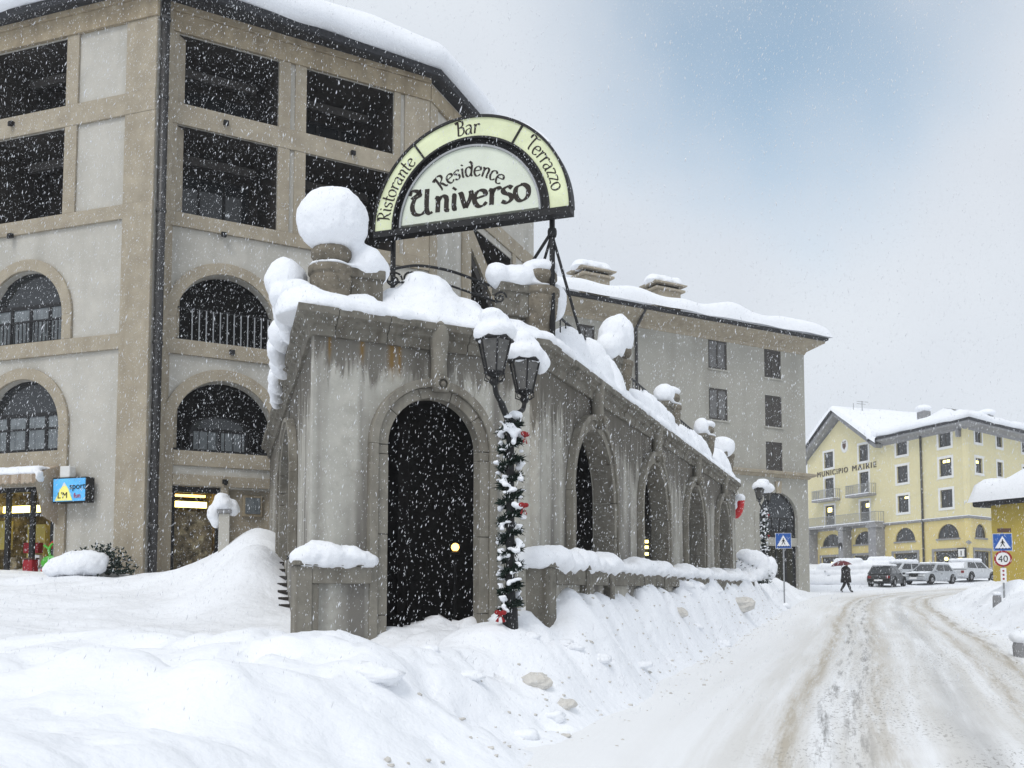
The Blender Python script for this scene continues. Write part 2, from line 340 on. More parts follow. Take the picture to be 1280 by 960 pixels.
def blobs(name, bl, voxel=0.05, parent=None, m='snow', amp=0.04, freq=2.5, seed=0.0, smooth_it=3, extra=None, cut=None):
    """ellipsoids (centre, radii) grown together into one lump of snow"""
    mb = MB()
    for c, r in bl: mb.ell(c, r, 16, 10)
    if extra: mb.add(extra.v, extra.f)
    me = mb.mesh('b', m); o = bpy.data.objects.new('b', me); COL.objects.link(o)
    r = o.modifiers.new('r', 'REMESH'); r.mode = 'VOXEL'; r.voxel_size = voxel
    s = o.modifiers.new('s', 'SMOOTH'); s.iterations = smooth_it; s.factor = 0.6
    res = evaluated(o); bpy.data.objects.remove(o); bpy.data.meshes.remove(me)
    nv = len(res.vertices); nm = np.empty(nv * 3, 'f'); co = np.empty(nv * 3, 'f')
    res.vertices.foreach_get('co', co); res.vertex_normals.foreach_get('vector', nm) if hasattr(res.vertex_normals, 'foreach_get') else None
    co = co.reshape(-1, 3); nm = nm.reshape(-1, 3)
    for i in range(nv):
        p = Vector(co[i]) * freq + Vector((seed, seed * 2, 0))
        co[i] += nm[i] * (amp * (mnoise.noise(p) + 0.45 * mnoise.noise(p * 2.9) + 0.28 * mnoise.noise(p * 6.3)))
    if cut is not None: co[:, 2] = np.maximum(co[:, 2], cut)
    res.vertices.foreach_set('co', co.ravel()); res.update()
    res.materials.clear(); res.materials.append(M[m]); res.polygons.foreach_set('use_smooth', [True] * len(res.polygons)); res.name = name
    return from_mesh(name, res, parent)
def cm(o, path, n):                            # catmull-rom through points
    P = [Vector(p) for p in path]; P = [2 * P[0] - P[1]] + P + [2 * P[-1] - P[-2]]; outp = []
    for i in range(1, len(P) - 2):
        for k in range(n):
            t = k / n; a, b, c, d = P[i - 1:i + 3]
            outp.append(0.5 * (2 * b + (c - a) * t + (2 * a - 5 * b + 4 * c - d) * t * t + (3 * b - a - 3 * c + d) * t ** 3))
    outp.append(P[-2]); return outp
def spline(path, n=8): return cm(None, path, n)
def fw(fr, x, y, z): return fr @ Vector((x, y, z))
# ------------------------------------------------------------------ ground: road and snow
def hash2(i, j, s):
    h = np.sin(i * 127.1 + j * 311.7 + s * 74.7) * 43758.5453; return h - np.floor(h)
def vnoise(x, y, s=0):
    i, j = np.floor(x), np.floor(y); u, v = x - i, y - j; u = u * u * u * (u * (u * 6 - 15) + 10); v = v * v * v * (v * (v * 6 - 15) + 10)
    return (hash2(i, j, s) * (1 - u) + hash2(i + 1, j, s) * u) * (1 - v) + (hash2(i, j + 1, s) * (1 - u) + hash2(i + 1, j + 1, s) * u) * v - 0.5
def fbm(x, y, o=4, s=0):
    t = 0
    for k in range(o): t = t + vnoise(x * 2 ** k, y * 2 ** k, s + k) * 0.55 ** k
    return t
def sstep(a, b, x): t = np.clip((x - a) / (b - a), 0, 1); return t * t * (3 - 2 * t)
def zroad(Y):
    Y = np.asarray(Y, float); e = np.clip(Y - 52, 0, 60); return 0.0283 * np.clip(Y, -60, 125) + 0.03 * (np.sqrt(e * e + 36) - 6)

ledge = [(-3.2, -4), (-1.9, 0), (-0.9, 4), (0.2, 8.1), (1.5, 12), (2.6, 15), (4.9, 21), (8.5, 31), (12.9, 42.6), (17.5, 52), (23, 58.5), (31, 63), (42, 65.5), (60, 67), (95, 68)]
ledge = [(-9, -22)] + ledge
LE = np.array([tuple(p)[:2] for p in spline([(x, y, 0) for x, y in ledge], 12)])
tg = np.gradient(LE, axis=0); tg /= np.linalg.norm(tg, axis=1)[:, None]
NR = np.stack([tg[:, 1], -tg[:, 0]], 1)
ROAD_W = 5.5
CE = LE + NR * (ROAD_W / 2)
def road_dist(x, y):
    """distance from the road's edge (negative on the road) and side (+1 left of travel)"""
    best = np.full(x.shape, 1e9); side = np.ones(x.shape)
    for i in range(len(CE) - 1):
        ax, ay = CE[i]; bx, by = CE[i + 1]; dx, dy = bx - ax, by - ay
        t = np.clip(((x - ax) * dx + (y - ay) * dy) / (dx * dx + dy * dy), 0, 1)
        ex, ey = x - ax - t * dx, y - ay - t * dy; d = ex * ex + ey * ey; m = d < best
        best = np.where(m, d, best); side = np.where(m, np.sign(dx * ey - dy * ex), side)
    return np.sqrt(best) - ROAD_W / 2, side

# footprint of the arcade (used to keep the snow out of it)
A_O, A_A = (-2.409, 11.5), 60.4
FA = frame(A_O, A_A)
A_LEN = 3.17
B_O = tuple((FA @ Vector((A_LEN, 0, 0)))[:2]); B_A = 21.1; FB = frame(B_O, B_A); B_LEN = 19.0
C_A = -16.7; FC = frame(A_O, C_A + 180); C_LEN = 11.5          # local X comes from the back towards the front corner
C_END = tuple((FC @ Vector((-C_LEN, 0, 0)))[:2])
B_END = tuple((FB @ Vector((B_LEN, 0, 0)))[:2])
foot = [A_O, B_O, B_END, tuple((FB @ Vector((B_LEN, 6, 0)))[:2]), (0.77, 32.9), (-2.27, 25.43), (-5.6, 23.6), C_END]
def inside(x, y, poly, inset):
    res = np.full(x.shape, True); c = np.mean(np.array(poly), 0)
    ins = np.zeros(x.shape, bool); n = len(poly); md = np.full(x.shape, 1e9)
    for i in range(n):
        (ax, ay), (bx, by) = poly[i], poly[(i + 1) % n]
        cond = ((ay > y) != (by > y)) & (x < (bx - ax) * (y - ay) / (by - ay + 1e-12) + ax); ins ^= cond
        dx, dy = bx - ax, by - ay; t = np.clip(((x - ax) * dx + (y - ay) * dy) / (dx * dx + dy * dy), 0, 1)
        md = np.minimum(md, np.hypot(x - ax - t * dx, y - ay - t * dy))
    return ins & (md > inset)

def ground_height(X, Y):
    d, side = road_dist(X, Y); zr = zroad(Y); left = side > 0
    wob = fbm(X * 0.35, Y * 0.35, 3, 3)
    # ploughed bank on the left, field rising to the hotel behind it
    hbL = np.interp(Y, [-20, 0, 6, 10, 13, 20, 31, 40, 46, 51, 56], [0.9, 0.9, 0.92, 0.98, 1.18, 1.32, 1.35, 1.15, 0.75, 0.25, 0.05])
    hbR = np.interp(Y, [-20, 0, 8, 14, 22, 33, 42, 50, 60], [0.55, 0.55, 0.6, 0.75, 0.95, 1.0, 0.8, 0.55, 0.3])
    wb = np.interp(Y, [0, 6, 10, 13, 18, 30, 40], [2.1, 2.0, 1.45, 1.05, 0.85, 0.9, 1.4])
    S = sstep(-0.12, 1, (d + 0.12 * vnoise(X * 1.3, Y * 1.3, 9)) / wb)
    bank = zr - 0.06 + hbL * S * (1 + 0.22 * wob)
    field = 0.99 + 0.0056 * np.clip(Y - 8, 0, 14) ** 2 + 0.02 * np.clip(-X - 6, 0, 30)
    field = np.where(Y > 24, np.maximum(field - 0.01 * (Y - 24), zr + hbL), field)
    field = np.where(Y > 48, zr + np.interp(Y, [48, 56], [0.6, 0.08]) , field)
    k = sstep(2.0, 6.0, d) * (X < 2.5) * (Y < 30)
    zl = bank * (1 - k) + (zr * 0 + field * S + (1 - S) * (zr - 0.06)) * k
    # the snowed-up flight of steps beside the hotel door
    def mound(cx, cy, rx, ry, h, ang=0): 
        c, s = cos(ang), sin(ang); dx, dy = X - cx, Y - cy; return h * np.exp(-(((dx * c + dy * s) / rx) ** 2 + ((-dx * s + dy * c) / ry) ** 2))
    zl = zl + mound(-5.0, 18.9, 1.25, 1.1, 0.95) + mound(-4.5, 16.9, 0.85, 1.9, 0.95, 0.25) + mound(-6.9, 19.4, 1.1, 0.8, 0.28)
    zl = zl + mound(-9.4, 20.3, 0.8, 0.5, 0.05) + mound(-1.15, 11.2, 0.95, 1.1, -0.42) + mound(1.0, 12.5, 0.7, 0.9, 0.28) + mound(-4.6, 11, 2.4, 0.9, 0.10, -0.3)
    zR = zr - 0.06 + hbR * sstep(-0.1, 1, (d + 0.25 * wob) / 2.2) * (1 + 0.25 * wob) + 0.035 * np.clip(d - 2.2, 0, 20)
    z = np.where(d < -0.14, zr - 0.06, np.where(left, zl, zR))
    # lumps thrown up by the plough, soft drifts elsewhere
    bm = sstep(-0.05, 0.5, d) * (1 - sstep(2.0, 4.5, d)) * (1 - 0.9 * sstep(44, 52, Y)) * np.where(left, sstep(5, 11, Y) * 0.8 + 0.2, 0.8)
    lump = fbm(X * 0.9, Y * 0.9, 2, 20) * 0.36 + np.clip(fbm(X * 2.6, Y * 2.6, 2, 31) - 0.08, 0, 1) * 0.18 - np.clip(fbm(X * 2.6, Y * 2.6, 3, 77) - 0.20, 0, 1) * 0.5
    z = z + bm * lump + (d > 0) * (0.20 * fbm(X * 0.45 + 3, Y * 0.8, 3, 41) + 0.055 * fbm(X * 1.3, Y * 2.6, 4, 50)) * sstep(0, 1.5, d) * (1 - 0.7 * sstep(44, 52, Y))
    fg = sstep(0.2, 1.0, d) * left * (1 - sstep(9.5, 12.5, Y)) * (1 - sstep(5, 9, d))
    z = z + fg * (0.15 * fbm(X * 0.8 + 7, Y * 0.9, 3, 60) - 0.16 * np.clip(fbm(X * 1.7, Y * 1.9, 3, 91) - 0.12, 0, 1))
    z = np.where(inside(X, Y, foot, 0.22), 0.35, z)
    far = np.hypot(X, Y); z = np.where(far > 200, np.minimum(z, 6), z)
    return z

def axis(segs):
    a = [segs[0][0]]
    for lo, hi, st in segs:
        n = max(1, int(round((hi - lo) / st))); a += list(lo + (hi - lo) * (np.arange(1, n + 1) / n))
    return np.array(a)
gx = axis([(-300, -100, 50), (-100, -30, 10), (-30, -13, 0.8), (-13, -7, 0.16), (-7, 9, 0.085), (9, 20, 0.15), (20, 34, 0.5), (34, 100, 6), (100, 300, 50)])
gy = axis([(-60, -6, 6), (-6, 2.5, 0.5), (2.5, 14, 0.085), (14, 24, 0.11), (24, 45, 0.24), (45, 70, 0.6), (70, 130, 5), (130, 320, 38)])
GX, GY = np.meshgrid(gx, gy); GZ = ground_height(GX, GY)
def grid_mesh(name, X, Y, Z, m):
    r, c = X.shape; me = bpy.data.meshes.new(name)
    co = np.stack([X, Y, Z], -1).reshape(-1, 3).astype('f')
    idx = np.arange(r * c).reshape(r, c); q = np.stack([idx[:-1, :-1], idx[:-1, 1:], idx[1:, 1:], idx[1:, :-1]], -1).reshape(-1, 4)
    me.vertices.add(r * c); me.vertices.foreach_set('co', co.ravel()); me.loops.add(q.size); me.loops.foreach_set('vertex_index', q.ravel().astype('i'))
    me.polygons.add(len(q)); me.polygons.foreach_set('loop_start', np.arange(0, q.size, 4, dtype='i')); me.polygons.foreach_set('use_smooth', np.ones(len(q), bool))
    me.update(calc_edges=True); me.materials.append(m); return me
g = from_mesh('snow_ground', grid_mesh('snow_ground', GX, GY, GZ, M['snow_field'])); tag(g, kind='structure')

# packed-snow road: own sheet along the path, with ruts
nacross = 110
along = np.concatenate([[0], np.cumsum(np.linalg.norm(np.diff(LE, axis=0), axis=1))])
sa = np.concatenate([np.arange(0, 20, 0.8), np.arange(20, 48, 0.09), np.arange(48, 80, 0.3), np.arange(80, along[-1], 1.5)])
lx, ly = np.interp(sa, along, LE[:, 0]), np.interp(sa, along, LE[:, 1]); nx, ny = np.interp(sa, along, NR[:, 0]), np.interp(sa, along, NR[:, 1])
ua = np.linspace(-0.5, ROAD_W + 0.5, nacross)
RX = lx[:, None] + nx[:, None] * ua[None]; RY = ly[:, None] + ny[:, None] * ua[None]
UU = np.broadcast_to(ua[None], RX.shape); VV = np.broadcast_to(sa[:, None], RX.shape)
wand = 0.10 * fbm(VV * 0.16, VV * 0 + 2, 2, 5)
rut = sum(dp * np.exp(-((UU - c - wand) / wd) ** 2) for c, wd, dp in ((1.95, 0.16, 0.030), (2.55, 0.16, 0.035), (3.75, 0.16, 0.020), (4.45, 0.15, 0.030), (4.95, 0.14, 0.03)))
RZ = zroad(RY) - rut + 0.018 * fbm(UU * 1.2, VV * 0.5, 3, 8) + 0.016 * fbm(UU * 7, VV * 3.5, 3, 14) * (0.4 + sstep(1.5, 2.5, UU))
rm = bpy.data.materials.new('packed_snow_road'); rm.use_nodes = True
n = rm.node_tree.nodes; l = rm.node_tree.links; b = n['Principled BSDF']; b.inputs['Roughness'].default_value = 0.7; b.inputs['Specular IOR Level'].default_value = 0.25
uv = n.new('ShaderNodeUVMap'); uv.uv_map = 'road'; sp = n.new('ShaderNodeSeparateXYZ'); l.new(uv.outputs[0], sp.inputs[0])
def nm_(op, a, bb, c=None):
    x = n.new('ShaderNodeMath'); x.operation = op
    for i, q in enumerate((a, bb, c)):
        if q is None: continue
        if isinstance(q, (int, float)): x.inputs[i].default_value = q
        else: l.new(q, x.inputs[i])
    return x.outputs[0]
def rnoise(sx, sy, det=4, rough=0.6):
    mp = n.new('ShaderNodeMapping'); mp.inputs['Scale'].default_value = (sx, sy, 1); l.new(uv.outputs[0], mp.inputs['Vector'])
    t = n.new('ShaderNodeTexNoise'); t.inputs['Scale'].default_value = 1; t.inputs['Detail'].default_value = det; t.inputs['Roughness'].default_value = rough
    l.new(mp.outputs[0], t.inputs['Vector']); return t.outputs['Fac']
wnd = nm_('MULTIPLY_ADD', rnoise(0.001, 0.16, 2), 0.35, -0.175)
u_ = nm_('SUBTRACT', sp.outputs['X'], wnd)
def band(c, wd, k):                           # soft stripe round u = c
    e = nm_('DIVIDE', nm_('SUBTRACT', u_, c), wd); return nm_('MULTIPLY', nm_('EXPONENT', nm_('MULTIPLY', nm_('MULTIPLY', e, e), -1.0), 0), k)
def rmix(fac, col, cur):
    x = n.new('ShaderNodeMix'); x.data_type = 'RGBA'; l.new(fac, x.inputs['Factor']); l.new(cur, x.inputs['A']); x.inputs['B'].default_value = (*col, 1); return x.outputs['Result']
def rramp(v, lo, hi, to=1.0):
    x = n.new('ShaderNodeMapRange'); x.inputs['From Min'].default_value = lo; x.inputs['From Max'].default_value = hi; x.inputs['To Max'].default_value = to; l.new(v, x.inputs['Value']); return x.outputs[0]
base = n.new('ShaderNodeRGB'); base.outputs[0].default_value = (0.83, 0.84, 0.85, 1); cur = base.outputs[0]
long_ = rnoise(2.4, 0.10, 5, 0.65); fine = rnoise(9, 0.55, 5, 0.75); grit = rnoise(26, 9, 3, 0.7)
edge_ = nm_('MULTIPLY', rramp(sp.outputs['X'], 0.5, 1.8), nm_('SUBTRACT', 1.0, rramp(sp.outputs['X'], 5.0, 5.5)))
cur = rmix(nm_('MULTIPLY', nm_('MULTIPLY', rramp(long_, 0.38, 0.60, 0.85), edge_), 1.0), (0.64, 0.625, 0.59), cur)
tan = nm_('ADD', nm_('ADD', band(1.95, 0.15, 1.0), band(2.85, 0.20, 0.7)), nm_('ADD', band(4.45, 0.13, 0.8), band(4.98, 0.15, 1.0)))
cur = rmix(nm_('MULTIPLY', tan, rramp(fine, 0.30, 0.58, 1.0)), (0.48, 0.435, 0.36), cur)
cur = rmix(nm_('MULTIPLY', band(3.75, 0.22, 0.9), rramp(long_, 0.35, 0.6, 0.7)), (0.47, 0.475, 0.48), cur)
drk = nm_('ADD', nm_('ADD', band(2.30, 0.09, 1.0), band(2.62, 0.11, 0.9)), band(5.1, 0.10, 0.5))
cur = rmix(nm_('MULTIPLY', drk, rramp(fine, 0.48, 0.62, 0.85)), (0.20, 0.195, 0.19), cur)
speck = nm_('MULTIPLY', rramp(grit, 0.555, 0.61), nm_('ADD', nm_('MULTIPLY', rramp(sp.outputs['X'], 1.2, 2.3), 0.55), 0.08))
near = rramp(rnoise(0.9, 0.4, 3), 0.38, 0.58)
cur = rmix(nm_('MULTIPLY', nm_('MULTIPLY', speck, near), edge_), (0.20, 0.185, 0.165), cur)
l.new(cur, b.inputs['Base Color'])
bn = n.new('ShaderNodeBump'); bn.inputs['Strength'].default_value = 0.5; bn.inputs['Distance'].default_value = 0.02; l.new(fine, bn.inputs['Height']); l.new(bn.outputs[0], b.inputs['Normal'])
rme = grid_mesh('road', RX, RY, RZ, rm)
uvl = rme.uv_layers.new(name='road'); vi = np.empty(len(rme.loops), 'i'); rme.loops.foreach_get('vertex_index', vi)
uvl.data.foreach_set('uv', np.stack([UU.reshape(-1)[vi], VV.reshape(-1)[vi]], -1).astype('f').ravel())
road = from_mesh('road', rme); tag(road, kind='structure')
def gz(x, y): return float(ground_height(np.array([[x]]), np.array([[y]]))[0, 0])
# ------------------------------------------------------------------ arcade with terrace
arc = thing('arcade_building', (*A_O, 0), 'weathered stone arcade with arched openings and a snow-laden terrace on top, below the round sign', 'arcade')
ZC = 4.83
front_arch = (0.94, 2.24, 3.52)
B_C = [2.60, 7.05, 11.60, 16.10]; B_HW, B_SP, B_RISE = 1.11, 3.20, 1.10
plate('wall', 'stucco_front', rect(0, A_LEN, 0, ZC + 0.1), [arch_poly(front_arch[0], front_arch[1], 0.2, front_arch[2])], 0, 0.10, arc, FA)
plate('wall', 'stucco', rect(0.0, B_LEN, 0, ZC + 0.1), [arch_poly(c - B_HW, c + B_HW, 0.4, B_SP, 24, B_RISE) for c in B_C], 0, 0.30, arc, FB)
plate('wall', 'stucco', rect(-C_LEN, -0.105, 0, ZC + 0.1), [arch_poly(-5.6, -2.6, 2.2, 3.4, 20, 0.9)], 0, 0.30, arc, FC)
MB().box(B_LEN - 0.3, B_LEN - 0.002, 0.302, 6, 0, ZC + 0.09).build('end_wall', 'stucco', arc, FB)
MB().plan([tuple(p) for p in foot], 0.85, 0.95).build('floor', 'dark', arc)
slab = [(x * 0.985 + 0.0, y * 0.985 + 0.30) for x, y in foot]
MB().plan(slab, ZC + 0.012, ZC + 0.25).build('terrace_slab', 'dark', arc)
ib = MB(); ib.box(2.0, B_LEN - 0.3, 3.0, 3.2, 0.9, ZC); ib.build('shade_partition', 'dark', arc, FB)  # partitions put in behind the arches to keep the arcade dark inside
MB().box(1.0, 3.2, 4.2, 4.4, 0.9, ZC).build('shade_partition', 'dark', arc, FA)
# corner pilasters
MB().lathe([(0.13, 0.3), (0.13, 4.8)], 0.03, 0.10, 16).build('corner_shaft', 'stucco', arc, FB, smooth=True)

def arch_surround(fr, c, hw, sp_, rise, zb, w1, w2, ns, parent, yb=0.28):
    """jamb and arch stones laid one by one, plus the outer moulding"""
    k = rise / hw
    for sgn in (-1, 1):
        z = zb; i = 0
        while z < sp_ - 0.01:
            z2 = min(z + 1.0, sp_); x0 = c + sgn * (hw - 0.006); x1 = c + sgn * (hw + w1)
            pr = 0.085 + 0.006 * ((i * 7) % 3)
            MB().box(min(x0, x1), max(x0, x1), -pr, yb, z, z2 - 0.007).build('stone', 'trim', parent, fr, bevel=0.008); z = z2; i += 1
    for i in range(ns):
        a0, a1 = pi * i / ns + 0.004, pi * (i + 1) / ns - 0.004; m = MB().arc(c, 0, hw - 0.006, hw + w1, -0.085 - 0.005 * (i % 2), yb, a0, a1, 4)
        m.v = [(x, y, sp_ + z * k) for x, y, z in m.v]; m.build('stone', 'trim', parent, fr, bevel=0.008)
    m = MB().arc(c, 0, hw + w1 + 0.002, hw + w1 + w2, -0.13, -0.002, 0, pi, 26); m.v = [(x, y, sp_ + z * k) for x, y, z in m.v]
    for sgn in (-1, 1):
        x0, x1 = c + sgn * (hw + w1 + 0.002), c + sgn * (hw + w1 + w2); m.box(min(x0, x1), max(x0, x1), -0.13, -0.002, zb, sp_)
    m.build('moulding', 'trim', parent, fr, bevel=0.01)
def keystone(fr, c, z0, z1, parent):
    m = MB(); n = 10
    for i in range(n):                          # console: bulging at the top, drawn in at the waist
        pass
    prof = [(0.10, z0), (0.11, z0 + 0.1), (0.10, z0 + 0.35), (0.115, z0 + 0.55), (0.13, z0 + 0.70), (0.12, z1 - 0.08), (0.05, z1)]
    m.lathe(prof, c, -0.10, 14); k = m.build('keystone', 'trim', parent, fr, smooth=True)
    r = MB(); ring = [(c + 0.085 * cos(t), -0.235, z0 + 0.06 + 0.085 * sin(t)) for t in np.linspace(0, 2 * pi, 17)]
    r.tube(ring, 0.025, 8, False); r.ell((c, -0.22, z0 + 0.06), (0.045, 0.04, 0.045), 10, 6); r.box(c - 0.09, c + 0.09, -0.215, -0.1, z0 - 0.03, z0 + 0.15)
    r.build('rosette', 'trim', k, fr, smooth=True)
arch_surround(FA, 1.59, 0.65, front_arch[2], 0.65, 0.4, 0.13, 0.11, 5, arc, 0.09)
keystone(FA, 1.63, 4.27, 5.17, arc)
for c in B_C:
    arch_surround(FB, c, B_HW, B_SP, B_RISE, 0.6, 0.14, 0.10, 5, arc)
    keystone(FB, c + 0.05, 4.36, 5.17, arc)
arch_surround(FC, -4.1, 1.5, 3.4, 0.9, 2.2, 0.14, 0.10, 9, arc)

# cornice laid in stones
cpath = [C_END, A_O, B_O, B_END]
cprof = [(-0.28, 4.80), (0.05, 4.80), (0.07, 4.86), (0.07, 4.92), (0.13, 4.95), (0.13, 5.00), (0.20, 5.03), (0.205, 5.12), (-0.28, 5.12)]
seg = [0]
for a, b_ in zip(cpath, cpath[1:]): seg.append(seg[-1] + math.dist(a, b_))
def pt_at(s):
    for i in range(len(cpath) - 1):
        if s <= seg[i + 1] + 1e-9:
            t = (s - seg[i]) / (seg[i + 1] - seg[i]); return (cpath[i][0] + t * (cpath[i + 1][0] - cpath[i][0]), cpath[i][1] + t * (cpath[i + 1][1] - cpath[i][1]))
cuts = list(np.arange(0, seg[-1] - 0.5, 1.13)) + [seg[-1]]
cuts = [c + 0.45 if min(abs(c - seg[1]), abs(c - seg[2])) < 0.3 else c for c in cuts]
for i, (a, b_) in enumerate(zip(cuts, cuts[1:])):
    pth = [pt_at(a + 0.004)] + [cpath[j] for j in (1, 2) if a < seg[j] < b_] + [pt_at(b_ - 0.004)]
    d = 0.006 * math.sin(i * 2.3)
    MB().sweep([(o + (d if o > 0 else 0), z) for o, z in cprof], pth).build('cornice_stone', 'stone', arc, bevel=0.008)
# base panels beside the big arch
bp = MB(); bp.box(-0.24, -0.04, -0.20, -0.002, 0, 1.99); bp.box(-0.04, 0.70, -0.20, -0.002, 1.78, 1.99); bp.box(-0.04, 0.70, -0.18, -0.002, 0, 1.12)
bp.build('pedestal', 'trim', arc, FA, bevel=0.012)
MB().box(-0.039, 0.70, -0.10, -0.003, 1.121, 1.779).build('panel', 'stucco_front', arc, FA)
MB().box(-0.04, 0.05, -0.17, -0.1005, 1.121, 1.779).build('panel_jamb', 'trim', arc, FA, bevel=0.01)
MB().box(-0.27, 0.74, -0.235, -0.003, 1.992, 2.05).build('coping_stone', 'stone', arc, FA, bevel=0.012)

# low parapet running along the arcade
par = thing('parapet_wall', (B_O[0] + 0.3, B_O[1] - 0.3, 0), 'low stone parapet with panels and posts along the foot of the arcade, snow on its coping', 'parapet')
FP = FB @ Matrix.Translation((0, -0.42, 0))
xs_ = [-1.05, 0.55, 1.75, 4.0, 5.6, 8.2, 10.3, 12.6, 14.8, 16.9, 18.8]
for i, x in enumerate(xs_):
    MB().box(x - 0.13, x + 0.13, -0.16, 0.16, 0, 1.98).build('post', 'stone', par, FP, bevel=0.012)
    MB().box(x - 0.16, x + 0.16, -0.19, 0.19, 1.982, 2.07).build('post_cap', 'stone', par, FP, bevel=0.012)
for a, b_ in zip(xs_, xs_[1:]):
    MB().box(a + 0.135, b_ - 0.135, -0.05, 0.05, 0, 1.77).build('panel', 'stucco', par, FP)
    nst = max(1, round((b_ - a) / 1.1))
    for k in range(nst):
        u0, u1 = a + 0.165 + (b_ - a - 0.33) * k / nst, a + 0.165 + (b_ - a - 0.33) * (k + 1) / nst
        MB().box(u0 + 0.003, u1 - 0.003, -0.15, 0.15, 1.772, 1.985).build('coping_stone', 'stone', par, FP, bevel=0.012)
bl = []; random.seed(3)
x = -1.2
while x < 18.9:
    near_post = min(abs(x - q) for q in xs_) < 0.3; h = random.uniform(0.07, 0.13) + (0.06 if near_post else 0)
    bl.append((fw(FP, x, random.uniform(-0.03, 0.03), 2.05 + (0.05 if near_post else 0)), (random.uniform(0.24, 0.34), random.uniform(0.17, 0.22), h))); x += random.uniform(0.16, 0.3)
for x, h in ((-0.6, 0.20), (-0.2, 0.17), (0.6, 0.20), (1.0, 0.12), (1.55, 0.17), (1.85, 0.2), (3.9, 0.19), (4.1, 0.15), (8.2, 0.17), (10.3, 0.17), (12.6, 0.17), (14.8, 0.17), (16.9, 0.16)):
    bl.append((fw(FP, x, 0, 2.08), (0.3, 0.24, h)))
blobs('snow', bl, 0.045, par, amp=0.035, freq=5)
blobs('snow', [(fw(FA, x, y, z), r) for x, y, z, r in ((-0.1, -0.12, 2.10, (0.2, 0.17, 0.14)), (0.1, -0.1, 2.13, (0.3, 0.19, 0.17)), (0.35, -0.1, 2.10, (0.3, 0.18, 0.15)), (0.6, -0.1, 2.07, (0.22, 0.18, 0.11)), (0.08, -0.22, 2.02, (0.1, 0.06, 0.06)))], 0.03, arc, amp=0.03, freq=5)

# terrace snow: along the cornice, heaped up between the urns, and hanging off the side
random.seed(11); bl = []
for s in np.arange(0.02, 3.3, 0.15):
    bl.append((fw(FA, s, 0.08 + random.uniform(-0.05, 0.05), 5.15), (0.28, 0.27, random.uniform(0.12, 0.20))))
    bl.append((fw(FA, s, 0.45, 5.16), (0.40, 0.42, random.uniform(0.26, 0.38))))
for s, d, h, rx in ((1.75, 0.85, 1.02, 0.40), (2.0, 0.85, 0.98, 0.48), (2.35, 0.8, 0.74, 0.5), (1.4, 0.8, 0.72, 0.45), (2.7, 0.75, 0.48, 0.55), (1.0, 0.7, 0.45, 0.5), (0.45, 0.5, 0.22, 0.5), (1.7, 0.5, 0.62, 0.7), (2.3, 0.45, 0.5, 0.6), (3.0, 0.5, 0.26, 0.5), (1.6, 0.45, 0.42, 0.6)):
    bl.append((fw(FA, s, d, 5.12), (rx, 0.5, h)))
for s in np.arange(0.1, 19.0, 0.16):
    bl.append((fw(FB, s, 0.06 + random.uniform(-0.05, 0.05), 5.15), (0.26, 0.26, random.uniform(0.12, 0.20))))
def bay(s): return 0.18 + 0.68 * max(0, math.sin(pi * ((s - 0.9) / 4.75 % 1.0))) ** 0.7
for s in np.arange(0.6, 18.9, 0.22):
    h = bay(s) * random.uniform(0.85, 1.15)
    bl.append((fw(FB, s, 0.34 + random.uniform(-0.08, 0.08), 5.12), (random.uniform(0.34, 0.48), 0.38, h)))
    bl.append((fw(FB, s, 0.75, 5.12), (0.4, 0.42, h * 1.05)))
for s in np.arange(-10.5, 0, 0.3): bl.append((fw(FC, s, 0.12, 5.15), (0.3, 0.3, 0.16)))
blobs('snow', bl, 0.055, arc, amp=0.05, freq=2.2, cut=5.10)
bl = [(at(u, v, Y), r) for u, v, Y, r in ((358, 352, 12.4, (0.28, 0.32, 0.30)), (374, 368, 12.0, (0.22, 0.3, 0.18)), (360, 388, 12.6, (0.20, 0.3, 0.32)), (352, 420, 13.4, (0.17, 0.3, 0.24)), (364, 412, 13.0, (0.16, 0.3, 0.22)),
      (353, 455, 14.6, (0.18, 0.35, 0.26)), (347, 475, 15.6, (0.14, 0.35, 0.25)), (346, 487, 16.2, (0.12, 0.4, 0.24)), (345, 498, 16.8, (0.09, 0.35, 0.20)), (350, 440, 14.0, (0.17, 0.4, 0.24)), (356, 372, 12.3, (0.2, 0.3, 0.2)))]
blobs('snow', bl, 0.035, arc, amp=0.03, freq=3.5)

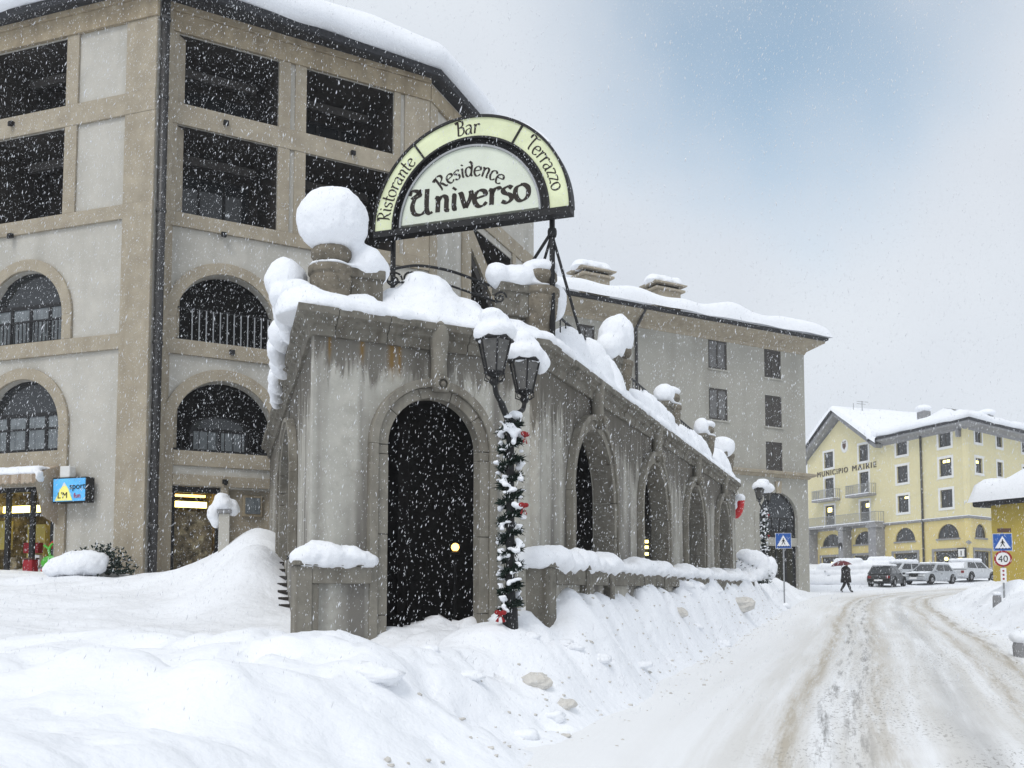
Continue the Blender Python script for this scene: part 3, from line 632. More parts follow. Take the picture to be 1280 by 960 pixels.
# urns on the terrace edge
def urn(p, rot, label, side, snow, sc_=1.0):
    fr = Matrix.Translation(p) @ Matrix.Rotation(rot, 4, 'Z') @ Matrix.Scale(sc_, 4)
    t = thing('stone_urn', p, label, 'urn', 'stone urns on the terrace edge')
    prof = [(0.30, 0), (0.30, 0.12), (0.22, 0.2), (0.20, 0.34), (0.255, 0.52), (0.28, 0.78), (0.27, 0.80), (0.30, 0.83), (0.30, 0.92), (0.25, 0.935)]
    MB().lathe(prof, n=24).build('bowl', 'urn', t, fr, smooth=True, bevel=0.01)
    MB().lathe([(0.14, 0.936), (0.15, 0.98), (0.22, 1.01), (0.265, 1.07), (0.262, 1.15), (0.21, 1.21), (0.03, 1.24)], n=24).build('finial', 'urn', t, fr, smooth=True)
    s = side
    m = MB(); x0, x1 = (0.24, 0.66) if s > 0 else (-0.66, -0.24); m.box(x0, x1, -0.14, 0.14, 0.46, 0.92); m.box(x0 - 0.03, x1 + 0.03, -0.17, 0.17, 0.80, 0.925)
    m.build('block', 'stone', t, fr, bevel=0.015)
    sp_ = [(s * (0.44 + 0.17 * (1 - k / 26) * cos(k * 0.42)), 0, 0.34 + 0.16 * (1 - k / 26) * sin(k * 0.42)) for k in range(22)]
    MB().tube(sp_, 0.055, 8).build('volute', 'stone', t, fr, smooth=True)
    blobs('snow', [(fr @ Vector(c), r) for c, r in snow], 0.035, t, amp=0.025, freq=3.2, seed=p[0] * 3)
    return t
urn(at(413, 420, 12.3) * Vector((1, 1, 0)) + Vector((0, 0, 4.97)), rad(20), 'stone urn with a big ball of snow, over the tall front arch', 1,
    [((0, 0, 1.55), (0.48, 0.45, 0.42)), ((0.02, 0, 1.60), (0.47, 0.45, 0.40)), ((0.45, 0, 1.02), (0.28, 0.22, 0.26)), ((0.62, 0, 0.96), (0.16, 0.18, 0.2)), ((0, 0, 0.95), (0.3, 0.3, 0.035)), ((0.3, 0, 0.95), (0.25, 0.2, 0.06))])
urn(Vector((0.40, 13.8, 5.16)), rad(25), 'stone urn where the arcade turns its corner, beneath the sign post', -1,
    [((0, 0, 1.24), (0.29, 0.28, 0.13)), ((-0.42, 0, 1.05), (0.34, 0.24, 0.20)), ((-0.65, 0, 1.05), (0.2, 0.22, 0.19)), ((-0.2, 0, 0.98), (0.25, 0.22, 0.07)), ((0, 0, 0.95), (0.31, 0.31, 0.03)), ((0.30, 0.1, 0.8), (0.18, 0.25, 0.28))])
for i, (s, lab, sn) in enumerate((
    (5.3, 'stone urn under a tall leaning hood of snow, first along the receding arcade', [((-0.05, 0, 1.42), (0.34, 0.30, 0.40)), ((-0.40, 0, 1.25), (0.30, 0.28, 0.38)), ((0.10, 0, 1.62), (0.20, 0.22, 0.28)), ((-0.7, 0, 1.05), (0.25, 0.25, 0.25))]),
    (10.0, 'stone urn with two low snow humps, second along the receding arcade', [((0, 0, 1.27), (0.29, 0.28, 0.13)), ((-0.5, 0, 1.12), (0.26, 0.22, 0.24)), ((0, 0, 0.95), (0.32, 0.32, 0.04)), ((-0.3, 0, 1.0), (0.2, 0.2, 0.1))]),
    (14.9, 'stone urn with a flat snow cap, third along the receding arcade', [((0, 0, 1.27), (0.31, 0.28, 0.13)), ((-0.55, 0, 1.12), (0.22, 0.2, 0.26)), ((0, 0, 0.95), (0.32, 0.32, 0.04)), ((-0.3, 0, 1.0), (0.2, 0.2, 0.1))]),
    (18.7, 'stone urn at the far end of the arcade terrace', [((0, 0, 1.28), (0.30, 0.28, 0.18)), ((-0.5, 0, 1.1), (0.4, 0.26, 0.34)), ((-0.2, 0, 1.15), (0.25, 0.22, 0.15))]))):
    q = fw(FB, s, 0.25, 5.13); urn(q, rad(90 - B_A), lab, -1, sn)
# iron railing between the urns
rail = thing('terrace_railing', fw(FB, 0.7, 0.3, 5.1), 'thin black iron railing with scrolls between the stone urns', 'railing')
MB().tube([fw(FB, s, 0.3, z) for s, z in ((0.9, 6.02), (18.5, 5.98))], 0.022, 6).build('handrail', 'metal', rail)
MB().tube([fw(FB, s, 0.3, z) for s, z in ((0.9, 5.42), (18.5, 5.42))], 0.018, 6).build('lower_rail', 'metal', rail)
q = MB().tube([(0, 0, 0), (0, 0, 0.6)], 0.012, 5).mesh('bar', 'metal')
for s in np.arange(1.1, 18.5, 0.28): from_mesh('bar', q, rail, Matrix.Translation(fw(FB, s, 0.3, 5.41)))
hr = [at(484, 338, 12.7), at(520, 332, 13.0), at(560, 338, 13.3), at(600, 352, 13.5), at(640, 368, 13.6)]
MB().tube(spline(hr, 6), 0.02, 6).build('handrail', 'metal', rail)
for u, v, r in ((492, 350, 0.12), (512, 348, 0.10), (600, 362, 0.10), (625, 372, 0.09)):
    c = at(u, v, 12.9); MB().tube([c + Vector((r * (1 - k / 30) * cos(k * 0.4), 0.02 * k / 26, r * (1 - k / 30) * sin(k * 0.4))) for k in range(26)], 0.014, 6).build('scroll', 'metal', rail)
MB().tube([at(484, 352, 12.7), at(560, 356, 13.3), at(640, 384, 13.6)], 0.016, 6).build('lower_rail', 'metal', rail)

# ------------------------------------------------------------------ round-headed sign
GLY = {  # pen strokes in a unit box: x-height 0.62, capitals 1.0
 'R': (0.66, [[(0.02, 0.90), (0.10, 0.97), (0.20, 0.90), (0.20, 0.50), (0.17, 0.10), (0.10, 0.0)], [(0.06, 0.80), (0.25, 0.98), (0.48, 0.92), (0.52, 0.70), (0.38, 0.54), (0.22, 0.50)], [(0.24, 0.50), (0.38, 0.34), (0.48, 0.10), (0.62, 0.0)]]),
 'B': (0.64, [[(0.02, 0.90), (0.10, 0.97), (0.20, 0.90), (0.20, 0.45), (0.16, 0.02)], [(0.06, 0.82), (0.26, 1.0), (0.48, 0.92), (0.48, 0.66), (0.24, 0.54)], [(0.24, 0.54), (0.50, 0.50), (0.56, 0.22), (0.38, 0.02), (0.14, 0.03)]]),
 'T': (0.62, [[(0.0, 0.80), (0.06, 0.96), (0.20, 0.98), (0.45, 0.90), (0.62, 0.98)], [(0.32, 0.92), (0.30, 0.50), (0.33, 0.10), (0.42, 0.0)], [(0.06, 0.94), (0.02, 0.70)]]),
 'U': (0.86, [[(0.0, 0.80), (0.08, 0.97), (0.28, 0.93), (0.36, 0.75), (0.18, 0.62), (0.10, 0.34), (0.18, 0.06), (0.40, 0.0), (0.58, 0.14)], [(0.62, 0.98), (0.60, 0.50), (0.61, 0.12), (0.70, 0.0), (0.80, 0.05)], [(0.06, 0.66), (0.30, 0.84), (0.42, 0.98)]]),
 'i': (0.26, [[(0.06, 0.60), (0.13, 0.56), (0.12, 0.25), (0.14, 0.04), (0.22, 0.02)], [(0.11, 0.80), (0.17, 0.86)]]),
 's': (0.44, [[(0.38, 0.54), (0.26, 0.62), (0.10, 0.54), (0.12, 0.40), (0.32, 0.28), (0.36, 0.12), (0.22, 0.0), (0.04, 0.08)]]),
 't': (0.36, [[(0.16, 0.94), (0.15, 0.50), (0.16, 0.10), (0.26, 0.0), (0.34, 0.05)], [(0.0, 0.60), (0.16, 0.64), (0.34, 0.60)]]),
 'o': (0.54, [[(0.26, 0.62), (0.08, 0.52), (0.05, 0.26), (0.16, 0.03), (0.32, 0.02), (0.46, 0.18), (0.46, 0.46), (0.34, 0.60), (0.22, 0.62)]]),
 'r': (0.42, [[(0.04, 0.60), (0.13, 0.54), (0.13, 0.25), (0.12, 0.0)], [(0.13, 0.42), (0.24, 0.60), (0.36, 0.62), (0.40, 0.54)]]),
 'a': (0.54, [[(0.06, 0.54), (0.22, 0.62), (0.38, 0.54), (0.39, 0.20), (0.42, 0.03), (0.50, 0.02)], [(0.38, 0.40), (0.14, 0.32), (0.05, 0.16), (0.14, 0.01), (0.30, 0.04), (0.38, 0.20)]]),
 'n': (0.56, [[(0.04, 0.60), (0.13, 0.54), (0.13, 0.25), (0.12, 0.0)], [(0.13, 0.42), (0.28, 0.61), (0.42, 0.52), (0.42, 0.25), (0.43, 0.04), (0.52, 0.01)]]),
 'e': (0.50, [[(0.08, 0.32), (0.24, 0.36), (0.42, 0.42), (0.38, 0.58), (0.22, 0.62), (0.08, 0.48), (0.06, 0.22), (0.18, 0.02), (0.34, 0.02), (0.46, 0.14)]]),
 'd': (0.56, [[(0.30, 0.98), (0.42, 0.80), (0.43, 0.40), (0.42, 0.10), (0.50, 0.0)], [(0.42, 0.48), (0.26, 0.62), (0.10, 0.52), (0.06, 0.24), (0.16, 0.02), (0.32, 0.04), (0.42, 0.22)]]),
 'c': (0.46, [[(0.42, 0.50), (0.28, 0.62), (0.10, 0.52), (0.06, 0.24), (0.18, 0.02), (0.32, 0.02), (0.43, 0.14)]]),
 'v': (0.50, [[(0.02, 0.58), (0.10, 0.60), (0.20, 0.20), (0.26, 0.02)], [(0.26, 0.02), (0.42, 0.40), (0.44, 0.62), (0.36, 0.60)]]),
 'z': (0.46, [[(0.04, 0.54), (0.12, 0.62), (0.40, 0.58)], [(0.40, 0.58), (0.20, 0.30), (0.05, 0.04)], [(0.05, 0.04), (0.28, 0.06), (0.42, 0.0)]]),
}
def glyph(mb, ch, xf, pen=0.105):
    for st in GLY[ch][1]:
        P = [Vector((x, y, 0)) for x, y in st]; P = spline(P, 6) if len(P) > 2 else P; k = len(P); vs = []
        for i, p in enumerate(P):
            d = (P[min(i + 1, k - 1)] - P[max(i - 1, 0)]).normalized(); nn = Vector((-d.y, d.x, 0))
            wd = pen * (0.42 + 0.58 * abs(math.sin(math.atan2(d.y, d.x) - 0.35))) * 0.5
            if len(st) == 2 and ch == 'i': wd = pen * 0.5
            vs += [p + nn * wd, p - nn * wd]
        mb.add([xf(v.x, v.y) for v in vs], [(2 * i, 2 * i + 1, 2 * i + 3, 2 * i + 2) for i in range(k - 1)])
def arc_text(word, cx, cz, r, a_mid, h, y, parent, squeeze=1.0, pen=0.105):
    total = sum(GLY[c][0] for c in word) * h * squeeze; a = a_mid + total / r / 2
    for c in word:
        wd = GLY[c][0] * h * squeeze; am = a - wd / r / 2
        def xf(gx_, gy_, am=am, wd=wd):
            lx_ = gx_ * h * squeeze - wd / 2; rr = r + gy_ * h; t = am - lx_ / r
            return (cx + rr * cos(t), y, cz + rr * sin(t))
        mb = MB(); glyph(mb, c, xf, pen); a -= wd / r; mb.build('letter', 'print', parent, FS)
FS = frame((0.541, 13.5), 109)
sg = thing('arched_sign', (0.541, 13.5, 5.1), 'large half-round illuminated sign reading Residence Universo on black posts above the arcade', 'sign')
SX, SZ = -1.22, 7.16; RO, RI, RD = 1.56, 1.23, 1.09
A1, A2 = rad(125), rad(57)
yf = -0.08; panels = []
for (a0, a1, m_) in ((A1 + 0.012, pi - 0.005, 'signlime'), (A2 + 0.012, A1 - 0.012, 'signlime'), (0.005, A2 - 0.012, 'signlime')):
    panels.append(MB().arc(SX, SZ, RI + 0.02, RO - 0.025, yf, 0.08, a0, a1, 20).build('ring_panel', m_, sg, FS))
fm = MB(); fm.arc(SX, SZ, RO - 0.024, RO + 0.012, yf - 0.025, 0.10, 0, pi, 48); fm.arc(SX, SZ, RI - 0.012, RI + 0.019, yf - 0.025, 0.10, 0, pi, 48)
for a in (A1, A2):
    c, s_ = cos(a), sin(a); r0, r1 = RI, RO
    pts = [(SX + r0 * c - 0.012 * s_, SZ + r0 * s_ + 0.012 * c), (SX + r0 * c + 0.012 * s_, SZ + r0 * s_ - 0.012 * c), (SX + r1 * c + 0.012 * s_, SZ + r1 * s_ - 0.012 * c), (SX + r1 * c - 0.012 * s_, SZ + r1 * s_ + 0.012 * c)]
    fm.prism(pts, yf - 0.02, 0.09)
fm.build('ring_frame', 'metal', sg, FS)
MB().arc(SX, SZ, RD + 0.001, RD + 0.03, yf - 0.03, 0.10, 0, pi, 48).build('disc_frame', 'greymetal', sg, FS)
fm = MB(); fm.arc(SX, SZ, RD + 0.0305, RI - 0.0125, -0.02, 0.03, 0, pi, 48); fm.build('back_band', 'metal', sg, FS)
dp = [(SX + RD * cos(t), SZ + 0.04 + RD * sin(t) * (1 - 0.04 / RD)) for t in np.linspace(0, pi, 40)]
disc_panel = MB().prism(dp, yf, 0.08).build('disc_panel', 'signcream', sg, FS)
MB().box(SX - RO, SX + RO, yf - 0.02, 0.10, SZ - 0.10, SZ - 0.002).build('bottom_bar', 'metal', sg, FS)
yt = yf - 0.004
arc_text('Ristorante', SX, SZ, RI + 0.07, rad(152.5), 0.215, yt, panels[0], 0.98, 0.115)
arc_text('Bar', SX, SZ, RI + 0.065, rad(91), 0.225, yt, panels[1], 1.0, 0.125)
arc_text('Terrazzo', SX, SZ, RI + 0.075, rad(29.5), 0.215, yt, panels[2], 1.02, 0.115)
arc_text('Residence', SX, SZ - 0.02, 0.67, rad(88), 0.23, yt, disc_panel, 1.0, 0.135)
h = 0.41; wsum = sum(GLY[c][0] for c in 'Universo') * h; k = 1.92 / wsum; x = SX - 0.96
for i, c in enumerate('Universo'):
    tx = MB()
    def xf(gx_, gy_, x=x): return (x + gx_ * h * k, yt, SZ + 0.17 + gy_ * h * 0.95)
    glyph(tx, c, xf, 0.17); x += GLY[c][0] * h * k; tx.build('letter', 'print', disc_panel, FS)
ps = MB()
ps.tube([(0, 0.13, 5.0), (0, 0.13, SZ + 0.55)], 0.042, 8); ps.build('post', 'metal', sg, FS, smooth=True)
MB().tube([(-2.55, 0.13, 5.0), (-2.55, 0.13, SZ + 0.5)], 0.042, 8).build('post', 'metal', sg, FS, smooth=True)
MB().tube([(0, 0.13, 6.88), (-0.75, 1.2, 5.9), ], 0.022, 6).build('brace', 'metal', sg, FS)
MB().tube([(0, 0.13, 6.85), (0.42, 0.1, 5.35)], 0.022, 6).build('brace', 'metal', sg, FS)
MB().tube([(0.0, 0.12, 6.9), (-0.50, 0.3, 6.35)], 0.024, 6).build('brace', 'metal', sg, FS)
MB().lathe([(0.06, 6.82), (0.07, 6.86), (0.07, 6.90), (0.06, 6.94)], 0, 0.13, 10).build('collar', 'metal', sg, FS)
sw = MB(); 
for t0 in np.linspace(0.35, pi - 0.35, 60): pass
blobs('snow', [(FS @ Vector((SX + (RO + 0.012) * cos(t), 0.0, SZ + (RO + 0.012) * sin(t))), (0.05, 0.06, 0.022 * math.sin(t) + 0.006)) for t in np.linspace(rad(40), rad(140), 50)], 0.02, sg, amp=0.006, freq=8)

# ------------------------------------------------------------------ street lamps
def lamp_post(p, yaw, label, seed, top, capsnow):
    random.seed(seed); x0, y0, z0 = p
    t = thing('street_lamp', p, label, 'street lamp', 'twin lantern street lamps wound with fir garland')
    fr = Matrix.Translation((x0, y0, 0)) @ Matrix.Rotation(yaw, 4, 'Z')
    zb, zt = z0, z0 + top
    MB().lathe([(0.13, zb), (0.13, zb + 0.3), (0.10, zb + 0.36), (0.085, zb + 0.7), (0.06, zb + 0.8), (0.05, zb + 1.2), (0.045, zt - 0.15), (0.075, zt - 0.1), (0.08, zt - 0.02), (0.05, zt + 0.03)], n=14).build('pole', 'metal', t, fr, smooth=True)
    for s in (-1, 1):
        MB().tube(spline([(0, 0, zt - 0.06), (s * 0.12, 0, zt + 0.02), (s * 0.30, 0, zt + 0.14), (s * 0.47, 0, zt + 0.22), (s * 0.53, 0, zt + 0.32)], 6), [0.04] * 13 + [0.03] * 12, 8).build('arm', 'metal', t, fr, smooth=True)
        lx_ = s * 0.53; zl = zt + 0.34
        ln = MB(); ln.lathe([(0.03, zl - 0.04), (0.06, zl), (0.045, zl + 0.05), (0.10, zl + 0.10), (0.10, zl + 0.12)], lx_, 0, 10)
        for k in range(6):
            a = pi / 6 + k * pi / 3; ln.tube([(lx_ + 0.105 * cos(a), 0.105 * sin(a), zl + 0.10), (lx_ + 0.19 * cos(a), 0.19 * sin(a), zl + 0.46)], 0.011, 5)
            ln.tube([(lx_ + 0.045 * cos(a), 0.045 * sin(a), zl), (lx_ + 0.12 * cos(a), 0.12 * sin(a), zl + 0.03), (lx_ + 0.105 * cos(a), 0.105 * sin(a), zl + 0.11)], 0.007, 4)
        ln.lathe([(0.115, zl + 0.09), (0.125, zl + 0.10), (0.115, zl + 0.115)], lx_, 0, 6)
        lo = ln.build('lantern', 'metal', t, fr)
        for k in range(6):
            a, b_ = pi / 6 + k * pi / 3, pi / 6 + (k + 1) * pi / 3
            vs = [(lx_ + 0.10 * cos(a), 0.10 * sin(a), zl + 0.105), (lx_ + 0.10 * cos(b_), 0.10 * sin(b_), zl + 0.105), (lx_ + 0.185 * cos(b_), 0.185 * sin(b_), zl + 0.455), (lx_ + 0.185 * cos(a), 0.185 * sin(a), zl + 0.455)]
            MB().add(vs, [(0, 1, 2, 3)]).build('pane', 'lantern', lo, fr)
        MB().lathe([(0.215, zl + 0.455), (0.225, zl + 0.47), (0.14, zl + 0.58), (0.06, zl + 0.64), (0.02, zl + 0.70)], lx_, 0, 6).build('lantern_roof', 'metal', lo, fr)
        if capsnow == 1:
            bl = [((lx_, 0, zl + 0.56), (0.24, 0.23, 0.15)), ((lx_ + 0.02, 0, zl + 0.68), (0.18, 0.18, 0.12))]
            if s > 0: bl += [((lx_ + 0.12, -0.16, zl + 0.48), (0.13, 0.13, 0.15)), ((lx_ - 0.05, 0.0, zl + 0.72), (0.13, 0.13, 0.13))]
            else: bl += [((lx_ - 0.05, 0.02, zl + 0.72), (0.15, 0.15, 0.11))]
            blobs('snow', [(fr @ Vector(c), r) for c, r in bl], 0.025, lo, amp=0.02, freq=6, seed=s)
    if capsnow == 2:
        blobs('snow', [(fr @ Vector(c), r) for c, r in (((-0.4, 0, zt + 0.95), (0.33, 0.3, 0.2)), ((0.42, 0, zt + 0.95), (0.33, 0.3, 0.22)), ((0, 0, zt + 0.95), (0.3, 0.28, 0.2)), ((-0.1, 0, zt + 1.12), (0.28, 0.26, 0.16)))], 0.04, t, amp=0.03, freq=4)
    # fir garland wound round the pole
    g = MB(); tuft = []
    z = zb + 0.62; a = 0
    while z < zt - 0.03:
        a += 0.26; z += 0.0085; R = 0.095
        c = Vector((R * cos(a), R * sin(a), z))
        for k in range(13):
            d = Vector((cos(a) * random.uniform(0.2, 1), sin(a) * random.uniform(0.2, 1), random.uniform(-0.5, 0.9))) + Vector((random.uniform(-.7, .7), random.uniform(-.7, .7), 0)); d.normalize()
            ln_ = random.uniform(0.045, 0.095) * (1.5 if random.random() < 0.07 else 1); sd_ = d.cross(Vector((random.random() - .5, random.random() - .5, random.random() - .5))).normalized() * 0.014
            q = c + Vector((random.uniform(-.02, .02), random.uniform(-.02, .02), random.uniform(-.02, .02)))
            g.add([q - sd_, q + sd_, q + d * ln_], [(0, 1, 2)])
        a2 = random.uniform(0, 2 * pi); r2 = random.uniform(0.09, 0.155)
        if random.random() < 0.62: tuft.append((Vector((r2 * cos(a2), r2 * sin(a2), z + random.uniform(-0.03, 0.06))), (random.uniform(0.022, 0.06), random.uniform(0.022, 0.06), random.uniform(0.014, 0.032))))
    tag(g.build('garland', 'needle', t, fr), kind='stuff')
    tuft += [(Vector((s * 0.10, 0.03 * s, zt - 0.10)), (0.07, 0.06, 0.05)) for s in (-1, 1)] + [(Vector((0.03, -0.05, zt + 0.06)), (0.09, 0.08, 0.06))]
    tag(blobs('garland_snow', [(fr @ c, r) for c, r in tuft], 0.018, t, amp=0.01, freq=14, smooth_it=2), kind='stuff')
    for zz, aa in ((zt - 0.18, -0.4), (zt - 1.0, -0.6), (zb + 0.66, -2.2)):
        a = aa - yaw; c = Vector((0.185 * cos(a), 0.185 * sin(a), zz)); tn = Vector((-sin(a), cos(a), 0)); bw = MB()
        for s in (-1, 1):
            bw.ell(c + tn * (0.042 * s) + Vector((0, 0, 0.012)), (0.038, 0.038, 0.028), 8, 6)
            bw.add([c, c + tn * (0.03 * s) + Vector((0, 0, -0.10)), c + tn * (0.075 * s) + Vector((0, 0, -0.09))], [(0, 1, 2)])
        bw.ell(c, (0.028, 0.028, 0.028), 8, 6); bw.build('bow', 'bow', t, fr, smooth=True)
    return t
lamp_post((-0.02, 11.0, 0.78), math.atan2(1.0, 0.345), 'street lamp with two snow-capped lanterns beside the tall front arch, pole wound with fir garland', 5, 2.88, 1)
lamp_post((10.0, 38.0, 1.75), rad(58), 'street lamp with one block of snow over both lanterns, near the grey building', 9, 3.1, 2)
# lamp glowing inside the big arch and in the further arches
lt = thing('wall_lamp', fw(FA, 2.0, 1.3, 2.15), 'small glowing yellow lamp in the dark behind the tall front arch', 'lamp')
c = at(569, 684, 13.3); MB().ell(c, 0.055, 12, 8).build('globe', 'lamp', lt, smooth=True); MB().lathe([(0.06, -0.10), (0.07, -0.07), (0.03, -0.05)], n=10).build('holder', 'metal', lt, Matrix.Translation(c)); MB().tube([c + Vector((0, 0, -0.08)), c + Vector((0, 0, -1.35))], 0.018, 6).build('stem', 'metal', lt)
for (u, v, Y, rx, rz, lab) in ((804, 684, 20.2, 0.11, 0.03, 'yellow lit sign strips seen through the second arch of the receding arcade'), (897, 698, 29.3, 0.055, 0.10, 'glowing lamp in the last arch of the arcade')):
    c = at(u, v, Y); t = thing('arcade_lamp', c, lab, 'lamp')
    if rx > 0.1:
        for dz in (0.12, 0, -0.14): MB().box(c.x - rx, c.x + rx, c.y, c.y + 0.04, c.z + dz - rz, c.z + dz + rz).build('strip', 'tube', t)
        MB().box(c.x - rx - 0.03, c.x + rx + 0.03, c.y + 0.041, c.y + 0.1, c.z - 1.2, c.z + 0.25).build('backing', 'metal', t)
    else:
        MB().ell(c, (rx, rx, rz), 10, 8).build('globe', 'lamp', t, smooth=True); MB().tube([c + Vector((0, 0, -rz)), c + Vector((0, 0, -1.6))], 0.02, 6).build('stem', 'metal', t)
# ------------------------------------------------------------------ windows
def window(parent, fr, x0, x1, z0, z1, dep, fm='shutter', pm='glass', nx=2, nz=1, bar=0.07, arch=False, name='window', ydep=0.06):
    """frame and glazing bars as the window, every pane a sub-part"""
    m = MB(); W_, H_ = x1 - x0, z1 - z0
    if not arch:
        m.box(x0, x0 + bar, dep, dep + ydep, z0, z1); m.box(x1 - bar, x1, dep, dep + ydep, z0, z1); m.box(x0 + bar, x1 - bar, dep, dep + ydep, z0, z0 + bar); m.box(x0 + bar, x1 - bar, dep, dep + ydep, z1 - bar, z1)
        for i in range(1, nx): x = x0 + W_ * i / nx; m.box(x - bar * 0.5, x + bar * 0.5, dep + 0.004, dep + ydep, z0 + bar, z1 - bar)
        for i in range(1, nz): z = z0 + H_ * i / nz; m.box(x0 + bar, x1 - bar, dep + 0.008, dep + ydep, z - bar * 0.4, z + bar * 0.4)
        o = m.build(name, fm, parent, fr)
        for i in range(nx):
            for j in range(nz):
                MB().box(x0 + W_ * i / nx + 0.01, x0 + W_ * (i + 1) / nx - 0.01, dep + 0.03, dep + 0.042, z0 + H_ * j / nz + 0.01, z0 + H_ * (j + 1) / nz - 0.01).build('pane', pm, o, fr)
        return o
    r = W_ / 2; c = (x0 + x1) / 2; zs = arch
    rise = z1 - zs; k = rise / r
    a = MB().arc(c, 0, r - bar, r, dep, dep + ydep, 0, pi, 20); a.v = [(x, y, zs + z * k) for x, y, z in a.v]; m.add(a.v, a.f)
    m.box(x0, x0 + bar, dep, dep + ydep, z0, zs); m.box(x1 - bar, x1, dep, dep + ydep, z0, zs); m.box(x0 + bar, x1 - bar, dep, dep + ydep, z0, z0 + bar)
    zt = zs if zs > z0 + 0.1 else z0 + bar * 2
    if zs > z0 + 0.2: m.box(x0 + bar, x1 - bar, dep + 0.004, dep + ydep, zs - bar / 2, zs + bar / 2)
    for i in range(1, nx): x = x0 + W_ * i / nx; zz = zs + k * math.sqrt(max(0, r * r - (x - c) ** 2)) - bar * 0.5; m.box(x - bar / 2, x + bar / 2, dep + 0.008, dep + ydep, z0 + bar, zz if zs < z0 + 0.2 else zs)
    o = m.build(name, fm, parent, fr)
    if zs > z0 + 0.2:
        for i in range(nx): MB().box(x0 + W_ * i / nx + 0.01, x0 + W_ * (i + 1) / nx - 0.01, dep + 0.03, dep + 0.042, z0 + 0.01, zs - 0.005).build('pane', pm, o, fr)
    pts = [(c + (r - 0.02) * cos(t), zs + 0.002 + k * (r - 0.02) * sin(t)) for t in np.linspace(0, pi, 18)]
    MB().prism(pts, dep + 0.03, dep + 0.042).build('pane', 'glass', o, fr)
    return o
def recess(parent, fr, x0, x1, z0, z1, y0, y1, m='dark', name='loggia'):
    b = MB(); b.add([(x0, y0, z0), (x1, y0, z0), (x1, y0, z1), (x0, y0, z1), (x0, y1, z0), (x1, y1, z0), (x1, y1, z1), (x0, y1, z1)],
                    [(4, 5, 6, 7), (0, 4, 7, 3), (1, 2, 6, 5), (0, 1, 5, 4), (3, 7, 6, 2)])
    return b.build(name, m, parent, fr)

# ------------------------------------------------------------------ hotel
R_O = (-8.315, 22.0); FR = frame(R_O, 60.4)
lc = at(187, 440, 21.52); FL = frame((lc.x, lc.y), 109)
T_O = tuple((FR @ Vector((6.95, 0, 0)))[:2]); FT = frame(T_O, 22)
hotel = thing('hotel_building', (-8.3, 22, 1.5), 'tall grey plastered hotel with beige frames, dark loggias and arched windows behind the arcade', 'building')
ZT = 15.72
def beige(boxes, fr, name='frame_band', m='beige'):
    for b in boxes: MB().box(*b).build(name, m, hotel, fr, bevel=0.01)
def storey_arch(fr, x0, x1, z0, zs, parent):
    c, r = (x0 + x1) / 2, (x1 - x0) / 2
    m = MB().arc(c, zs, r + 0.003, r + 0.28, -0.075, -0.002, 0, pi, 26)
    m.box(x0 - 0.28, x0 - 0.003, -0.075, -0.002, z0, zs); m.box(x1 + 0.003, x1 + 0.28, -0.075, -0.002, z0, zs)
    m.build('arch_surround', 'beige', parent, fr, bevel=0.012)
# right-hand face
oR = [(0.38, 2.80), (3.51, 5.91)]
rows = [(13.30, 15.02), (10.64, 12.78)]
holes = [rect(a, b_, z0, z1) for a, b_ in oR for z0, z1 in rows]
arR = [(0.46, 2.80), (3.59, 5.91)]
holes += [arch_poly(a, b_, 7.60, 8.13) for a, b_ in arR] + [arch_poly(a, b_, 4.98, 5.53) for a, b_ in arR]
holes += [rect(0.46, 1.58, 1.2, 4.15), rect(1.76, 2.80, 1.2, 4.12)]
plate('wall', 'plaster', rect(-0.30, 6.95, 0.5, ZT), holes, 0, 0.32, hotel, FR)
beige([(-0.05, 6.95, -0.07, -0.001, 12.78, 13.30), (-0.05, 6.95, -0.07, -0.001, 10.30, 10.64), (-0.05, 6.95, -0.08, -0.001, 7.24, 7.60),
       (0.0, 0.38, -0.06, -0.002, 10.641, 12.779), (0.0, 0.38, -0.06, -0.002, 13.301, 15.03), (2.80, 3.10, -0.06, -0.002, 10.641, 12.779), (3.22, 3.51, -0.06, -0.002, 10.641, 12.779),
       (2.80, 3.10, -0.06, -0.002, 13.301, 15.03), (3.22, 3.51, -0.06, -0.002, 13.301, 15.03), (5.91, 6.10, -0.06, -0.002, 10.641, 12.779), (5.91, 6.10, -0.06, -0.002, 13.301, 15.03),
       (6.22, 6.95, -0.06, -0.002, 10.641, 12.779), (6.22, 6.95, -0.06, -0.002, 13.301, 15.03)], FR)
beige([(-0.05, 6.96, -0.10, -0.001, 15.031, 15.50)], FR, 'frieze', 'frieze')
beige([(-0.05, 6.96, -0.16, -0.001, 15.501, 15.70)], FR, 'frieze_moulding', 'frieze')
for a, b_ in arR: storey_arch(FR, a, b_, 7.602, 8.13, hotel); storey_arch(FR, a, b_, 4.0, 5.53, hotel)
beige([(0.463, 2.797, -0.05, 0.25, 4.62, 4.975), (0.463, 2.797, 0.03, 0.25, 4.42, 4.619), (0.463, 2.797, -0.04, 0.25, 4.16, 4.419), (1.583, 1.757, -0.04, 0.25, 1.5, 4.159), (0.17, 0.455, -0.075, -0.002, 1.2, 3.999), (2.81, 3.08, -0.075, -0.002, 1.2, 3.999)], FR)
MB().box(1.76, 2.80, 0.14, 0.26, 1.2, 4.16).build('recessed_panel', 'beige', hotel, FR)
